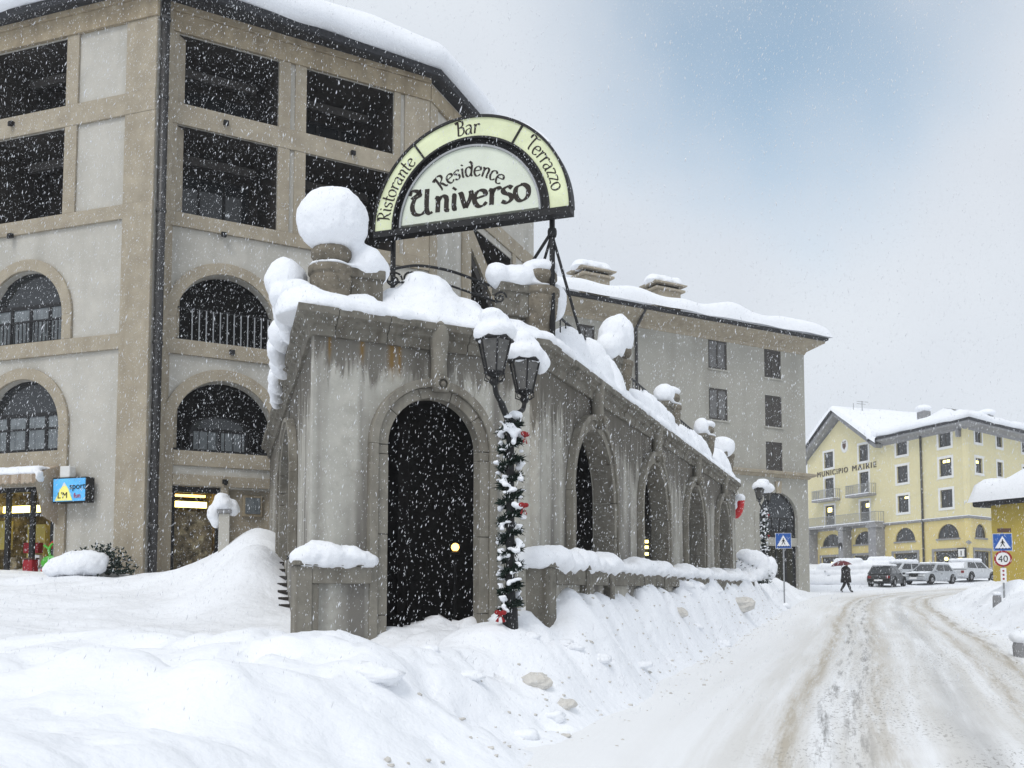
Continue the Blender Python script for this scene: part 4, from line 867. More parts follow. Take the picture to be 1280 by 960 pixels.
for (a, b_) in oR:
    for z0, z1 in rows:
        lg = recess(hotel, FR, a + 0.003, b_ - 0.003, z0 + 0.003, z1 - 0.003, 0.03, 1.9, 'darkwood')
        MB().box(a + 0.15, b_ - 0.25, 1.2, 1.3, z1 - 0.38, z1 - 0.16).build('blind_box', 'shutter', lg, FR)
        window(lg, FR, a + 0.25, b_ - 0.25, z0 + 0.06, z1 - 0.42, 1.78, 'metal', 'glass', 3, 1, 0.07)
for a, b_ in arR:
    for (z0, zs, kind) in ((7.60, 8.13, 0), (4.98, 5.53, 1)):
        lg = recess(hotel, FR, a - 0.1, b_ + 0.1, z0 - 0.05, zs + 1.3, 0.325, 1.6, 'dark')
        rl = MB().box(a, b_, 0.12, 0.16, z0 + 0.03, z0 + 0.07).build('balcony_rail', 'metal', lg, FR)
        if kind == 0:
            for q in np.arange(a + 0.38, b_ - 0.02, 0.165): MB().box(q, q + 0.024, 0.10, 0.125, z0 + 0.02, z0 + 0.80).build('bar', 'greymetal', lg, FR)
            MB().box(a + 0.05, b_ - 0.05, 0.126, 0.15, z0 + 0.80, z0 + 0.83).build('handrail', 'metal', lg, FR)
        else:
            window(lg, FR, a + 0.5, b_ - 0.45, z0 + 0.05, z0 + 0.98, 0.6, 'metal', 'curtain', 2, 1, 0.08, arch=z0 + 0.62)
            for q in np.arange(a + 0.2, b_, 0.2): MB().box(q, q + 0.02, 0.10, 0.12, z0 + 0.02, z0 + 0.55).build('bar', 'metal', lg, FR)
# shop door
dr = MB(); dr.box(0.47, 0.55, 0.08, 0.16, 1.5, 4.14); dr.box(1.49, 1.57, 0.08, 0.16, 1.5, 4.14); dr.box(0.55, 1.49, 0.08, 0.16, 4.0, 4.14); door = dr.build('shop_door', 'metal', hotel, FR)
recess(door, FR, 0.47, 1.57, 1.3, 4.14, 0.30, 2.6, 'goods', 'shop_interior')
MB().box(0.6, 1.45, 0.9, 1.0, 3.72, 3.86).build('ceiling_tube', 'tube', door, FR)
MB().box(0.65, 1.35, 0.6, 0.7, 3.95, 4.0).build('ceiling_tube', 'lamp', door, FR)
MB().box(0.55, 1.49, 0.45, 0.47, 1.5, 3.58).build('door_leaf', 'goods', door, FR)
mn = MB(); mn.box(2.12, 2.60, 0.06, 0.139, 3.48, 4.0); mf = mn.build('menu_case', 'frieze', hotel, FR, bevel=0.015); MB().box(2.18, 2.54, 0.045, 0.0595, 3.55, 3.94).build('menu_sheet', 'curtain', mf, FR)
# small spouts and floodlights on the bands
for fr, x, z in ((FR, 1.5, 13.05), (FR, 1.5, 10.27), (FR, 1.75, 7.42), (FR, 1.65, 4.28), (FR, 4.75, 13.05), (FL, -4.2, 13.1), (FL, -4.1, 10.28)):
    MB().box(x - 0.06, x + 0.06, -0.16, -0.075, z - 0.05, z + 0.05).box(x - 0.03, x + 0.03, -0.2, -0.16, z - 0.09, z + 0.0).build('spout', 'metal', hotel, fr)
# left-hand face
oL = (-5.02, -2.60)
holes = [rect(oL[0], oL[1], z0, z1) for z0, z1 in rows] + [rect(-7.9, -5.65, z0, z1) for z0, z1 in rows]
aL = (-4.85, -2.50)
holes += [arch_poly(aL[0], aL[1], 7.6, 8.20), arch_poly(aL[0], aL[1], 4.98, 5.55), rect(-4.95, -2.6, 1.2, 4.15)]
plate('wall', 'plaster', rect(-9, 0.0, 0.5, ZT), holes, 0, 0.30, hotel, FL)
MB().box(-0.30, -0.001, 0.301, 1.0, 0.5, ZT - 0.01).build('corner_return', 'beige', hotel, FL)
beige([(-9, 0.02, -0.07, -0.001, 12.78, 13.30), (-9, 0.02, -0.07, -0.001, 10.30, 10.64), (-9, -0.80, -0.08, -0.001, 7.24, 7.60), (-0.80, 0.03, -0.09, -0.001, 0.5, 10.299),
       (-0.83, 0.025, -0.06, -0.002, 10.641, 12.779), (-0.83, 0.025, -0.06, -0.002, 13.301, 15.03), (-2.60, -2.24, -0.06, -0.002, 10.641, 12.779), (-2.60, -2.24, -0.06, -0.002, 13.301, 15.03),
       (-5.65, -5.02, -0.06, -0.002, 10.641, 15.03)], FL)
beige([(-9, 0.06, -0.10, -0.001, 15.031, 15.50)], FL, 'frieze', 'frieze'); beige([(-9, 0.07, -0.16, -0.001, 15.501, 15.70)], FL, 'frieze_moulding', 'frieze')
storey_arch(FL, aL[0], aL[1], 7.602, 8.20, hotel); storey_arch(FL, aL[0], aL[1], 1.2, 5.55, hotel)
beige([(aL[0], aL[1], -0.05, 0.25, 4.60, 4.975), (aL[0], aL[1], 0.02, 0.25, 4.42, 4.599), (aL[0], aL[1], -0.04, 0.25, 4.16, 4.419)], FL)
for z0, z1 in rows:
    for x0, x1 in (oL, (-7.9, -5.65)):
        lg = recess(hotel, FL, x0 + 0.003, x1 - 0.003, z0 + 0.003, z1 - 0.003, 0.03, 1.9, 'darkwood')
        MB().box(x0 + 0.2, x1 - 0.5, 1.0, 1.1, z1 - 0.36, z1 - 0.14).build('blind_box', 'shutter', lg, FL)
for z0, zs, zt in ((7.6, 8.20, 9.37), (4.98, 5.55, 6.72)):
    wn = window(hotel, FL, aL[0], aL[1], z0, zt, 0.16, 'metal', 'curtain', 4, 1, 0.09, arch=zs + 0.35 if zs > 8 else zs + 0.35)
    MB().box(aL[0], aL[1], 0.02, 0.05, z0 + 0.52, z0 + 0.57).build('handrail', 'metal', wn, FL)
    if zs > 8:
        for q in np.arange(aL[0] + 0.1, aL[1], 0.12): MB().box(q, q + 0.02, 0.025, 0.045, z0, z0 + 0.52).build('bar', 'metal', wn, FL)
# shop window under the awning
sh = MB()
for x in (-4.9, -4.1, -3.35, -2.72): sh.box(x - 0.06, x + 0.06, 0.08, 0.16, 1.4, 4.15)
sh.box(-4.95, -2.62, 0.08, 0.16, 4.03, 4.15).box(-4.95, -2.62, 0.085, 0.155, 3.45, 3.52); shop = sh.build('shop_window', 'metal', hotel, FL)
recess(shop, FL, -4.95, -2.62, 1.3, 4.15, 0.29, 2.2, 'goods', 'shop_interior')
MB().box(-4.9, -3.3, 0.7, 0.8, 3.62, 3.78).build('ceiling_tube', 'tube', shop, FL); MB().box(-3.2, -2.75, 0.7, 0.8, 3.68, 3.80).build('ceiling_tube', 'tube', shop, FL)
for x0, x1, z0, z1, y, m_ in ((-4.0, -3.45, 2.35, 3.3, 0.6, 'shopwall'), (-4.9, -4.5, 2.7, 3.4, 0.5, 'shopwall'), (-3.8, -3.5, 2.3, 2.55, 0.5, 'white'), (-3.15, -2.8, 2.5, 3.3, 0.9, 'shopwall'), (-4.6, -4.2, 1.9, 2.5, 0.5, 'goods'), (-3.95, -3.5, 2.6, 2.85, 0.45, 'redsign'), (-2.95, -2.7, 1.7, 2.3, 0.4, 'goods')):
    MB().box(x0, x1, y, y + 0.15, z0, z1).build('display', m_, shop, FL)
aw = MB(); aw.add([(-5.6, -0.02, 4.62), (-2.42, -0.02, 4.62), (-2.42, -0.75, 4.34), (-5.6, -0.75, 4.34)], [(0, 1, 2, 3)])
nsc = 20
for i in range(nsc):
    a, b_ = -5.6 + 3.18 * i / nsc, -5.6 + 3.18 * (i + 1) / nsc; aw.add([(a, -0.752, 4.34), (b_, -0.752, 4.34), (b_, -0.752, 4.16), ((a + b_) / 2, -0.752, 4.11), (a, -0.752, 4.16)], [(0, 1, 2, 3, 4)])
aw.add([(-2.42, -0.02, 4.62), (-2.42, -0.75, 4.34), (-2.42, -0.75, 4.1), (-2.42, -0.55, 3.4), (-2.42, -0.05, 3.2)], [(0, 1, 2, 3, 4)])
awn = thing('shop_awning', fw(FL, -4, 0, 3.2), 'striped beige awning with scalloped edge and snow over the lit shop window', 'awning')
aw.build('canopy', 'awning', awn, FL)
blobs('snow', [(fw(FL, x, -0.35, 4.50), (0.2, 0.36, 0.06)) for x in np.arange(-5.5, -2.5, 0.15)] + [(fw(FL, x, -0.66, 4.38), (0.18, 0.12, 0.06)) for x in np.arange(-5.5, -2.45, 0.15)] + [(fw(FL, -2.45, -0.6, 4.28), (0.06, 0.2, 0.14))], 0.035, awn, amp=0.02, freq=5)
lb = thing('shop_lightbox', fw(FL, -1.8, -0.2, 3.7), 'blue light-box shop sign with a yellow peak and the word sport on the hotel wall', 'sign')
MB().box(-2.33, -1.36, -0.34, -0.093, 3.70, 4.28).build('case', 'metal', lb, FL, bevel=0.01)
MB().box(-2.30, -1.39, -0.352, -0.342, 3.73, 4.25).build('face', 'lightbox', lb, FL)
MB().prism([(-2.24, 3.745), (-1.74, 3.745), (-1.86, 4.0), (-1.97, 4.15), (-2.10, 4.0)], -0.358, -0.3535).build('peak', 'mountain', lb, FL)
MB().prism([(-2.04, 4.08), (-1.93, 4.08), (-1.98, 4.17)], -0.361, -0.359).build('peak_snow', 'white', lb, FL)
for body, size, x, z, m_ in (('sport', 0.21, -1.60, 4.00, 'black'), ("L'M", 0.2, -2.02, 3.80, 'black'), ('fun', 0.16, -1.60, 3.80, 'redpaint')):
    me = text_mesh(body, size, m_); from_mesh('lettering', me, lb, FL @ Matrix.Translation((x, -0.364, z)))
MB().box(-2.18, -1.9, -0.30, -0.10, 4.281, 4.55).build('alarm_box', 'whitetrim', lb, FL, bevel=0.02)
# drainpipe in the re-entrant corner
dp_ = thing('drainpipe', fw(FR, 0.0, -0.12, 1.5), 'dark drainpipe running down the hotel corner', 'drainpipe')
MB().tube([fw(FR, 0.0, -0.44, 1.6), fw(FR, 0.0, -0.44, 15.9)], 0.10, 14).build('pipe', 'pipe', dp_, smooth=True)
MB().box(-0.10, 0.03, -0.33, -0.12, 1.6, 15.45).build('backing_strip', 'pipe', dp_, FR)
for z in (3.1, 7.3, 10.4, 13.1, 15.0): MB().lathe([(0.11, z), (0.12, z + 0.02), (0.12, z + 0.07), (0.11, z + 0.09)], 0.0, -0.44, 14).build('bracket', 'pipe', dp_, FR)
# far right face, turned further away
T_LEN = 8.1
plate('wall', 'plaster', rect(0, T_LEN, 0.5, ZT), [rect(2.7, 6.0, 8.0, 12.6)], 0, 0.3, hotel, FT)
beige([(0.0, 0.45, -0.06, -0.002, 5.0, 15.03), (0.451, T_LEN, -0.065, -0.002, 12.8, 13.3), (2.1, 2.70, -0.06, -0.002, 5.0, 12.799), (6.0, 6.3, -0.06, -0.002, 5.0, 12.799), (T_LEN - 0.35, T_LEN + 0.01, -0.07, -0.003, 5.0, 12.799)], FT)
beige([(-0.02, T_LEN, -0.10, -0.001, 15.031, 15.50)], FT, 'frieze', 'frieze')
lg = recess(hotel, FT, 2.703, 5.997, 8.003, 12.597, 0.03, 1.8, 'darkwood')
MB().prism([(2.72, 12.55), (2.72, 11.9), (5.98, 9.7), (5.98, 10.35)], -0.04, 0.2).build('diagonal_beam', 'beige', hotel, FT)
MB().prism([(2.72, 11.85), (2.72, 11.5), (5.98, 9.3), (5.98, 9.65)], 0.02, 0.2).build('diagonal_beam', 'darkwood', hotel, FT)
MB().box(T_LEN - 0.3, T_LEN - 0.01, 0.301, 6, 0.5, ZT - 0.02).build('side_wall', 'plaster', hotel, FT)
# roof: dark eave with gutter, thick snow over it
e0 = fw(FL, -9, 0, 0); e1 = fw(FL, 0.05, 0, 0); e2 = fw(FR, 6.95, 0, 0); e3 = fw(FT, T_LEN, 0, 0); e4 = fw(FT, T_LEN, 6, 0)
ep = [tuple(e0[:2]), tuple(e1[:2]), tuple(e2[:2]), tuple(e3[:2]), tuple(e4[:2])]
rf = MB().sweep([(-0.5, 15.705), (0.36, 15.60), (0.42, 15.62), (0.44, 15.79), (0.36, 15.82), (-0.5, 16.0)], ep).build('roof_edge', 'roof', hotel)
MB().plan([ep[0], ep[1], ep[2], ep[3], ep[4], (-9, 38), (-20, 36)], ZT + 0.02, ZT + 0.2).build('roof', 'roof', hotel)
def snow_sweep(name, prof, path, parent, amp=0.08, freq=0.9, step=0.35, seed=0):
    pp = [Vector((p[0], p[1], p[2] if len(p) > 2 else 0)) for p in path]; fine_ = []
    for a, b_ in zip(pp, pp[1:]):
        k = max(1, int((b_ - a).length / step)); fine_ += [a.lerp(b_, i / k) for i in range(k)]
    fine_.append(pp[-1]); m = MB().sweep(prof, [tuple(p) for p in fine_]); nv = []
    for v in m.v:
        q = Vector(v) * freq + Vector((seed, 0, 0)); nv.append((v[0] + amp * 0.6 * mnoise.noise(q), v[1] + amp * 0.6 * mnoise.noise(q + Vector((5, 3, 1))), v[2] + amp * mnoise.noise(q + Vector((9, 7, 2)))))
    m.v = nv; o = m.build(name, 'snow', parent, smooth=True); return o
snow_sweep('snow', [(-0.3, 15.83), (0.40, 15.80), (0.58, 15.88), (0.66, 16.08), (0.60, 16.36), (0.38, 16.62), (0.0, 16.86), (-0.5, 17.05), (-0.9, 17.15), (-0.9, 15.9)], ep, hotel, 0.12, 0.8)

# ------------------------------------------------------------------ grey residential building
FG = frame((16.03, 52.0), 60.4)
grey = thing('grey_building', (16.0, 52.0, 2), 'plain grey plastered building with shuttered windows and two chimneys beyond the arcade', 'building')
gw = [(-2.95, -1.74, 13.06, 14.60), (-2.95, -1.74, 10.42, 12.10), (-2.95, -1.74, 8.05, 9.60), (-6.84, -5.58, 13.10, 14.62), (-6.84, -5.58, 10.45, 12.09), (-14.9, -13.9, 12.9, 14.3)]
plate('wall', 'plaster2', rect(-17, 0, 7.9, 15.2), [rect(a, b_, c, d) for a, b_, c, d in gw], 0, 0.3, grey, FG)
ga = (-3.58, -0.82)
plate('ground_floor_wall', 'plaster2', rect(-17, 0.05, 0.5, 7.898), [arch_poly(ga[0], ga[1], 4.5, 5.52), rect(ga[0], ga[1], 1.0, 4.05), arch_poly(-9.6, -6.8, 1.0, 5.5)], -0.05, 0.3, grey, FG)
for a, b_, c, d in gw:
    o = window(grey, FG, a, b_, c, d, 0.03, 'shutter', 'shutpane' if a < -5 else 'shutter', 2, 1, 0.10)
    MB().box(a - 0.06, b_ + 0.06, -0.06, 0.02, c - 0.09, c - 0.005).build('sill', 'plaster2', o, FG)
window(grey, FG, ga[0], ga[1], 4.5, 6.9, 0.1, 'metal', 'glass', 5, 1, 0.10, arch=5.52)
MB().box(ga[0], ga[1], 0.0, 0.25, 4.05, 4.5).build('fascia', 'beige', grey, FG)
window(grey, FG, ga[0], ga[1], 1.2, 4.045, 0.1, 'metal', 'glass', 4, 1, 0.1, name='shop_front')
m = MB().arc((ga[0] + ga[1]) / 2, 5.52, 1.385, 1.68, -0.10, -0.052, 0, pi, 22); m.box(ga[0] - 0.3, ga[0] - 0.004, -0.10, -0.052, 1.0, 5.52); m.box(ga[1] + 0.004, ga[1] + 0.3, -0.10, -0.052, 1.0, 5.52); m.build('arch_surround', 'plaster2', grey, FG)
MB().prism([(-2.36, 6.85), (-2.04, 6.85), (-1.98, 7.5), (-2.42, 7.5)], -0.16, -0.053).build('keystone', 'beige', grey, FG)
gp = [tuple(fw(FG, -17, 0, 0)[:2]), tuple(fw(FG, 0, 0, 0)[:2]), tuple(fw(FG, 0, 8, 0)[:2])]
MB().sweep([(-0.25, 7.66), (0.12, 7.70), (0.20, 7.80), (0.38, 7.86), (0.40, 7.98), (0.1, 8.06), (-0.25, 8.06)], gp).build('string_course', 'beige', grey)
MB().box(-0.30, 0.0, 0.301, 9, 0.5, 15.15).build('side_wall', 'plaster2', grey, FG)
MB().sweep([(-0.3, 14.55), (0.03, 14.60), (0.10, 14.75), (0.80, 15.18), (0.80, 15.28), (-0.3, 15.30)], gp).build('eave', 'beige', grey)
MB().sweep([(-0.3, 15.301), (0.84, 15.285), (0.92, 15.32), (0.94, 15.46), (-0.3, 15.50)], gp).build('gutter', 'roof', grey)
def roof_snow(parent, fr, x0, x1, y0, y1, zb, th, slope, amp, freq, seed, nx_=60, ny_=24, rx=0.5):
    """a thick quilt of snow over a rectangular roof, rounded at its edges and sagging unevenly"""
    xs2, ys2 = np.linspace(x0, x1, nx_), y0 + (y1 - y0) * np.linspace(0, 1, ny_) ** 1.8; vs, fs = [], []
    for j, y in enumerate(ys2):
        for i, x in enumerate(xs2):
            e = min(y - y0, x - x0, x1 - x); r_ = math.sqrt(max(0, 1 - (1 - min(1, e / rx)) ** 2)); p = Vector((x * freq, y * freq, seed))
            out_ = amp * 0.7 * mnoise.noise(Vector((x * freq * 1.3, 0, seed + 4))) * max(0, 1 - (y - y0) / 1.0)
            vs.append((x, y - out_, zb + th * r_ * (1 + 0.3 * mnoise.noise(p)) + slope * (y - y0) + amp * mnoise.noise(p + Vector((3, 1, 0))) * r_))
    for j in range(ny_ - 1):
        for i in range(nx_ - 1): a_ = j * nx_ + i; fs.append((a_, a_ + 1, a_ + nx_ + 1, a_ + nx_))
    return MB().add(vs, fs).build('snow', 'snow', parent, fr, smooth=True)
roof_snow(grey, FG, -17.5, 1.12, -1.12, 8, 15.47, 0.72, 0.10, 0.30, 0.45, 4, 110, 26)
for s, k in ((-13.1, 0), (-8.6, 1)):
    ch = MB(); ch.box(s - 0.75, s + 0.75, 0.9, 1.9, 15.6, 17.1); ch.box(s - 0.95, s + 0.95, 0.75, 2.05, 17.1, 17.22); o = ch.build('chimney', 'beige', grey, FG, bevel=0.02)
    cp = MB(); cp.box(s - 0.7, s + 0.7, 1.0, 1.8, 17.221, 17.40); cp.build('flue', 'dark', o, FG); MB().prism([(s - 1.0, 17.401), (s + 1.0, 17.401), (s + 1.05, 17.48), (s - 1.05, 17.48)], 0.7, 2.1).build('cap', 'beige', o, FG)
    blobs('snow', [(fw(FG, s + dx, 1.4, 17.70), (0.5, 0.6, 0.30)) for dx in (-0.6, -0.2, 0.2, 0.6)] + [(fw(FG, s + dx, 1.4, 17.55), (0.45, 0.75, 0.16)) for dx in (-0.75, 0, 0.75)], 0.09, o, amp=0.05, freq=1.5)
gd_ = MB().tube([fw(FG, -11.5, -0.85, 15.25), fw(FG, -11.5, -0.5, 14.9), fw(FG, -11.5, -0.1, 14.5), fw(FG, -11.5, -0.1, 3)], 0.07, 8).build('drainpipe', 'pipe', grey, smooth=True)
# ------------------------------------------------------------------ town hall
MO = (42.88, 90.0); FM = frame(MO, 161.6); FN = frame(MO, 50)
hall = thing('town_hall', (42.9, 90, 3), 'pale yellow town hall with a snowy gable and the words Municipio Mairie on its front', 'building')
cols = [(-21.4, -19.75), (-15.3, -13.8), (-9.4, -7.82), (-3.44, -1.85)]
wins = []
for i, (a, b_) in enumerate(cols):
    wins += [(a, b_, 15.75, 17.55) if i < 2 else (a, b_, 15.63, 17.12), (a, b_, 12.15, 14.55) if i < 2 else (a, b_, 12.76, 14.48), (a, b_, 8.92, 11.4) if i < 2 else (a, b_, 9.70, 11.43)]
plate('wall', 'yellow', [(-24.6, 8.75), (0, 8.75), (0, 17.2), (-12.6, 17.2), (-18.4, 21.0), (-24.6, 17.0)], [rect(*q) for q in wins], 0, 0.35, hall, FM)
lun = [(-22.1, -18.5), (-16.4, -12.95), (-9.94, -7.04), (-3.97, -1.18)]; shf = [(-22.3, -18.3), (-16.6, -12.9), (-10.2, -6.8), (-4.45, -0.5)]
plate('ground_floor_wall', 'yellow2', rect(-24.6, 0, 1.5, 8.5), [arch_poly(a, b_, 6.72, 6.74, 16, 1.36) for a, b_ in lun] + [rect(a, b_, 1.6, 5.5) for a, b_ in shf], 0, 0.35, hall, FM)
w2 = [(1.9, 3.35, 15.9, 17.0), (6.6, 7.9, 15.9, 17.0), (12.5, 13.8, 15.9, 17.0), (1.9, 3.35, 12.95, 14.4), (6.6, 7.8, 12.95, 14.4), (12.5, 13.8, 12.95, 14.4), (1.9, 3.4, 9.85, 11.4), (6.6, 7.8, 9.85, 11.4)]
plate('wall', 'yellow', rect(0.0, 20, 8.75, 17.2), [rect(*q) for q in w2], 0, 0.35, hall, FN)
plate('ground_floor_wall', 'yellow2', rect(0.0, 20, 1.5, 8.5), [arch_poly(1.35, 3.7, 6.72, 6.74, 16, 1.3), rect(1.1, 4.45, 1.6, 5.45)], 0, 0.35, hall, FN)
def hall_window(fr, a, b_, c, d, lit=None):
    o = window(hall, fr, a, b_, c, d, 0.12, 'shutter', 'glass', 2, 1, 0.09)
    s = MB(); s.box(a - 0.25, a - 0.003, -0.04, -0.002, c - 0.25, d + 0.25); s.box(b_ + 0.003, b_ + 0.25, -0.04, -0.002, c - 0.25, d + 0.25); s.box(a - 0.003, b_ + 0.003, -0.04, -0.002, d + 0.003, d + 0.25); s.box(a - 0.003, b_ + 0.003, -0.05, -0.002, c - 0.25, c - 0.003)
    s.build('surround', 'whitetrim', o, fr)
    if lit: MB().box(a + lit[0], a + lit[1], 0.13, 0.15, d - lit[2], d - lit[3]).build('lit_lamp', 'tube', o, fr)
    return o
for i, q in enumerate(wins): hall_window(FM, *q, lit={2: (0.3, 1.0, 0.75, 0.25), 5: (0.75, 1.35, 0.7, 0.3), 8: (0.9, 1.4, 0.35, 0.15), 10: (0.35, 1.2, 0.4, 0.15)}.get(i))
for i, q in enumerate(w2): hall_window(FN, *q, lit={3: (0.5, 0.9, 0.5, 0.25), 6: (0.1, 0.6, 0.4, 0.2)}.get(i))
for fr, ll in ((FM, lun), (FN, [(1.35, 3.7)])):
    for a, b_ in ll:
        o = window(hall, fr, a, b_, 6.72, 8.10 if fr is FM else 8.04, 0.12, 'shutter', 'glass', 4, 1, 0.1, arch=6.74, name='lunette')
        MB().box(a - 0.15, b_ + 0.15, -0.10, -0.002, 6.56, 6.715).build('sill', 'greystone', o, fr)
for fr, ll in ((FM, shf), (FN, [(1.1, 4.45)])):
    for a, b_ in ll:
        o = window(hall, fr, a, b_, 1.6, 5.5, 0.2, 'shutter', 'glass', 3, 1, 0.16, name='shop_front')
        MB().box(a - 0.3, a - 0.003, -0.05, -0.002, 1.5, 5.75).box(b_ + 0.003, b_ + 0.3, -0.05, -0.002, 1.5, 5.75).box(a - 0.003, b_ + 0.003, -0.05, -0.002, 5.503, 5.75).build('surround', 'greystone', o, fr)
        if fr is FM:
            for k in ((0.35, 0.8) if a > -5 else (0.45,)): MB().ell((a + (b_ - a) * k, 0.14, 4.75), 0.17, 10, 7).build('lit_lamp', 'tube', o, fr, smooth=True)
mp_ = [tuple(fw(FM, -24.6, 0, 0)[:2]), MO, tuple(fw(FN, 20, 0, 0)[:2])]
MB().sweep([(-0.3, 8.501), (0.12, 8.50), (0.2, 8.58), (0.2, 8.72), (0.0, 8.749), (-0.3, 8.749)], mp_).build('string_course', 'greystone', hall)
MB().sweep([(0.02, 8.725), (0.22, 8.723), (0.21, 8.78), (0.02, 8.80)], mp_).build('string_course_snow', 'snow', hall)
mp2 = [tuple(fw(FM, -12.6, 0, 0)[:2]), MO, tuple(fw(FN, 20, 0, 0)[:2])]
MB().sweep([(-0.3, 16.9), (0.05, 16.95), (0.15, 17.15), (0.95, 17.35), (0.95, 17.55), (-0.3, 17.6)], mp2).build('eave', 'greystone', hall)
MB().sweep([(-0.3, 17.601), (1.02, 17.555), (1.08, 17.78), (-0.3, 17.85)], mp2).build('gutter', 'roof', hall)
for (p, q) in (((-25.4, 16.55), (-18.4, 21.35)), ((-11.6, 16.75), (-18.4, 21.35))):
    dx, dz = q[0] - p[0], q[1] - p[1]; L_ = math.hypot(dx, dz); nx_, nz_ = -dz / L_, dx / L_
    if nz_ < 0: nx_, nz_ = -nx_, -nz_
    e = 0.42
    MB().prism([p, q, (q[0], q[1] + 0.45), (p[0] + nx_ * e, p[1] + nz_ * e)], -0.95, 0.33).build('rake_board', 'greystone', hall, FM)
    MB().prism([(p[0] + nx_ * (e + .004), p[1] + nz_ * (e + .004)), (q[0], q[1] + 0.454), (q[0], q[1] + 0.70), (p[0] + nx_ * (e + .2), p[1] + nz_ * (e + .2))], -1.05, 9).build('roof', 'roof', hall, FM)
# snow on the gable and the main roof
gm = []; nseg = 40
prof_x = np.linspace(-25.9, -11.2, nseg)
def gable_z(x): return 21.95 - abs(x + 18.4) * 0.675 if x < -18.4 else 21.95 - abs(x + 18.4) * 0.66
ys = [-1.25, -1.2, -1.0, -0.5, 1, 3, 6, 9, 12]
vs, fs = [], []
for j, y in enumerate(ys):
    for x in prof_x:
        th = (0.0 if j == 0 else min(0.75, 0.28 + 0.3 * j)) * (0.75 + 0.25 * min(1, (x + 25.9) / 1.0, (-11.2 - x) / 1.0 + 0.3)); ap = 0.22 * math.exp(-((x + 18.4) / 0.9) ** 2)
        vs.append((x, y, gable_z(x) + th - ap * (th > 0) + 0.08 * mnoise.noise(Vector((x * 0.5, y * 0.4, 3)))))
for j in range(len(ys) - 1):
    for i in range(nseg - 1): a = j * nseg + i; fs.append((a, a + 1, a + 1 + nseg, a + nseg))
MB().add(vs, fs).build('snow', 'snow', hall, FM, smooth=True)
snow_sweep('snow', [(-0.3, 17.8), (1.0, 17.76), (1.18, 17.85), (1.22, 18.1), (1.05, 18.45), (0.6, 18.62), (-0.5, 18.75), (-0.5, 17.8)], mp2, hall, 0.25, 0.35, 0.7, 8)
def hip(p00, p10, p11, p01, n1=26, n2=14, seed=0):
    vs, fs = [], []
    for j in range(n2):
        for i in range(n1):
            a_, b2 = Vector(p00).lerp(Vector(p10), i / (n1 - 1)), Vector(p01).lerp(Vector(p11), i / (n1 - 1)); q = a_.lerp(b2, j / (n2 - 1)); f_ = min(1, j / 3) * min(1, (n2 - 1 - j) / 3)
            vs.append((q.x, q.y, q.z + 0.25 * f_ * mnoise.noise(q * 0.3 + Vector((seed, 0, 0))) - 0.0))
    for j in range(n2 - 1):
        for i in range(n1 - 1): a_ = j * n1 + i; fs.append((a_, a_ + 1, a_ + n1 + 1, a_ + n1))
    return MB().add(vs, fs).build('snow', 'snow', hall, smooth=True)
rc = Vector((46.0, 101.2, 21.1)); ec = Vector(MO).to_3d() + Vector((-0.25, -0.9, 18.55))
e0 = fw(FM, -14.0, -0.6, 18.55); e1 = fw(FN, 20, -0.6, 18.55); r0 = fw(FM, -16, 9.5, 21.1); r1 = fw(FN, 22, 6.5, 21.1)
hip(e0, ec, rc, r0, seed=1); hip(ec, e1, r1, rc, seed=5)
hip(fw(FM, -25.5, 7, 19), fw(FM, -25.5, 12, 19.5), fw(FM, -18.4, 12, 22), fw(FM, -18.4, 7, 22), 6, 6)
for s, y in ((-9.2, 3.0), ):
    o = MB().box(s - 0.5, s + 0.5, y, y + 0.9, 18.5, 20.4).build('chimney', 'greystone', hall, FM); blobs('snow', [(fw(FM, s, y + 0.45, 20.75), (0.85, 0.8, 0.42))], 0.12, o, amp=0.05, freq=1)
o = MB().box(12.2, 13.2, 3, 3.9, 18.5, 20.2).build('chimney', 'greystone', hall, FN); blobs('snow', [(fw(FN, 12.7, 3.45, 20.5), (0.9, 0.8, 0.42))], 0.12, o, amp=0.05, freq=1)
# balconies
def balcony(s0, s1, z, proj, hgt, nb):
    o = MB().box(s0, s1, -proj, -0.002, z - 0.22, z).build('balcony', 'greystone', hall, FM)
    MB().box(s0 + 0.02, s1 - 0.02, -proj - 0.03, -0.01, z + 0.002, z + 0.09).build('balcony_snow', 'snow', o, FM, bevel=0.04)
    m = MB(); m.box(s0, s1, -proj, -proj + 0.05, z + hgt - 0.05, z + hgt); m.box(s0, s0 + 0.05, -proj + 0.05, -0.01, z + hgt - 0.05, z + hgt); m.box(s1 - 0.05, s1, -proj + 0.05, -0.01, z + hgt - 0.05, z + hgt); m.box(s0, s1, -proj + 0.005, -proj + 0.04, z + 0.14, z + 0.18)
    m.build('handrail', 'greymetal', o, FM)
    q = MB().box(-0.018, 0.018, -0.018, 0.018, 0, hgt - 0.05).mesh('bar', 'greymetal')
    for x in np.linspace(s0 + 0.05, s1 - 0.05, nb): from_mesh('bar', q, o, FM @ Matrix.Translation((x, -proj + 0.025, z)))
    for y in np.linspace(-proj + 0.2, -0.1, 4):
        for x in (s0 + 0.025, s1 - 0.025): from_mesh('bar', q, o, FM @ Matrix.Translation((x, y, z)))
balcony(-22.5, -18.65, 12.05, 1.05, 1.1, 24); balcony(-16.45, -12.65, 12.05, 1.05, 1.1, 24); balcony(-24.6, -11.5, 8.92, 1.25, 1.1, 70)
for s, w_ in ((-23.5, 0.55), (-17.3, 0.42), (-12.1, 0.62)):
    MB().box(s - w_, s + w_, -1.15, -0.003, 1.5, 8.3).box(s - w_ - 0.15, s + w_ + 0.15, -1.25, -0.003, 8.3, 8.69).build('pier', 'greystone', hall, FM, bevel=0.03)
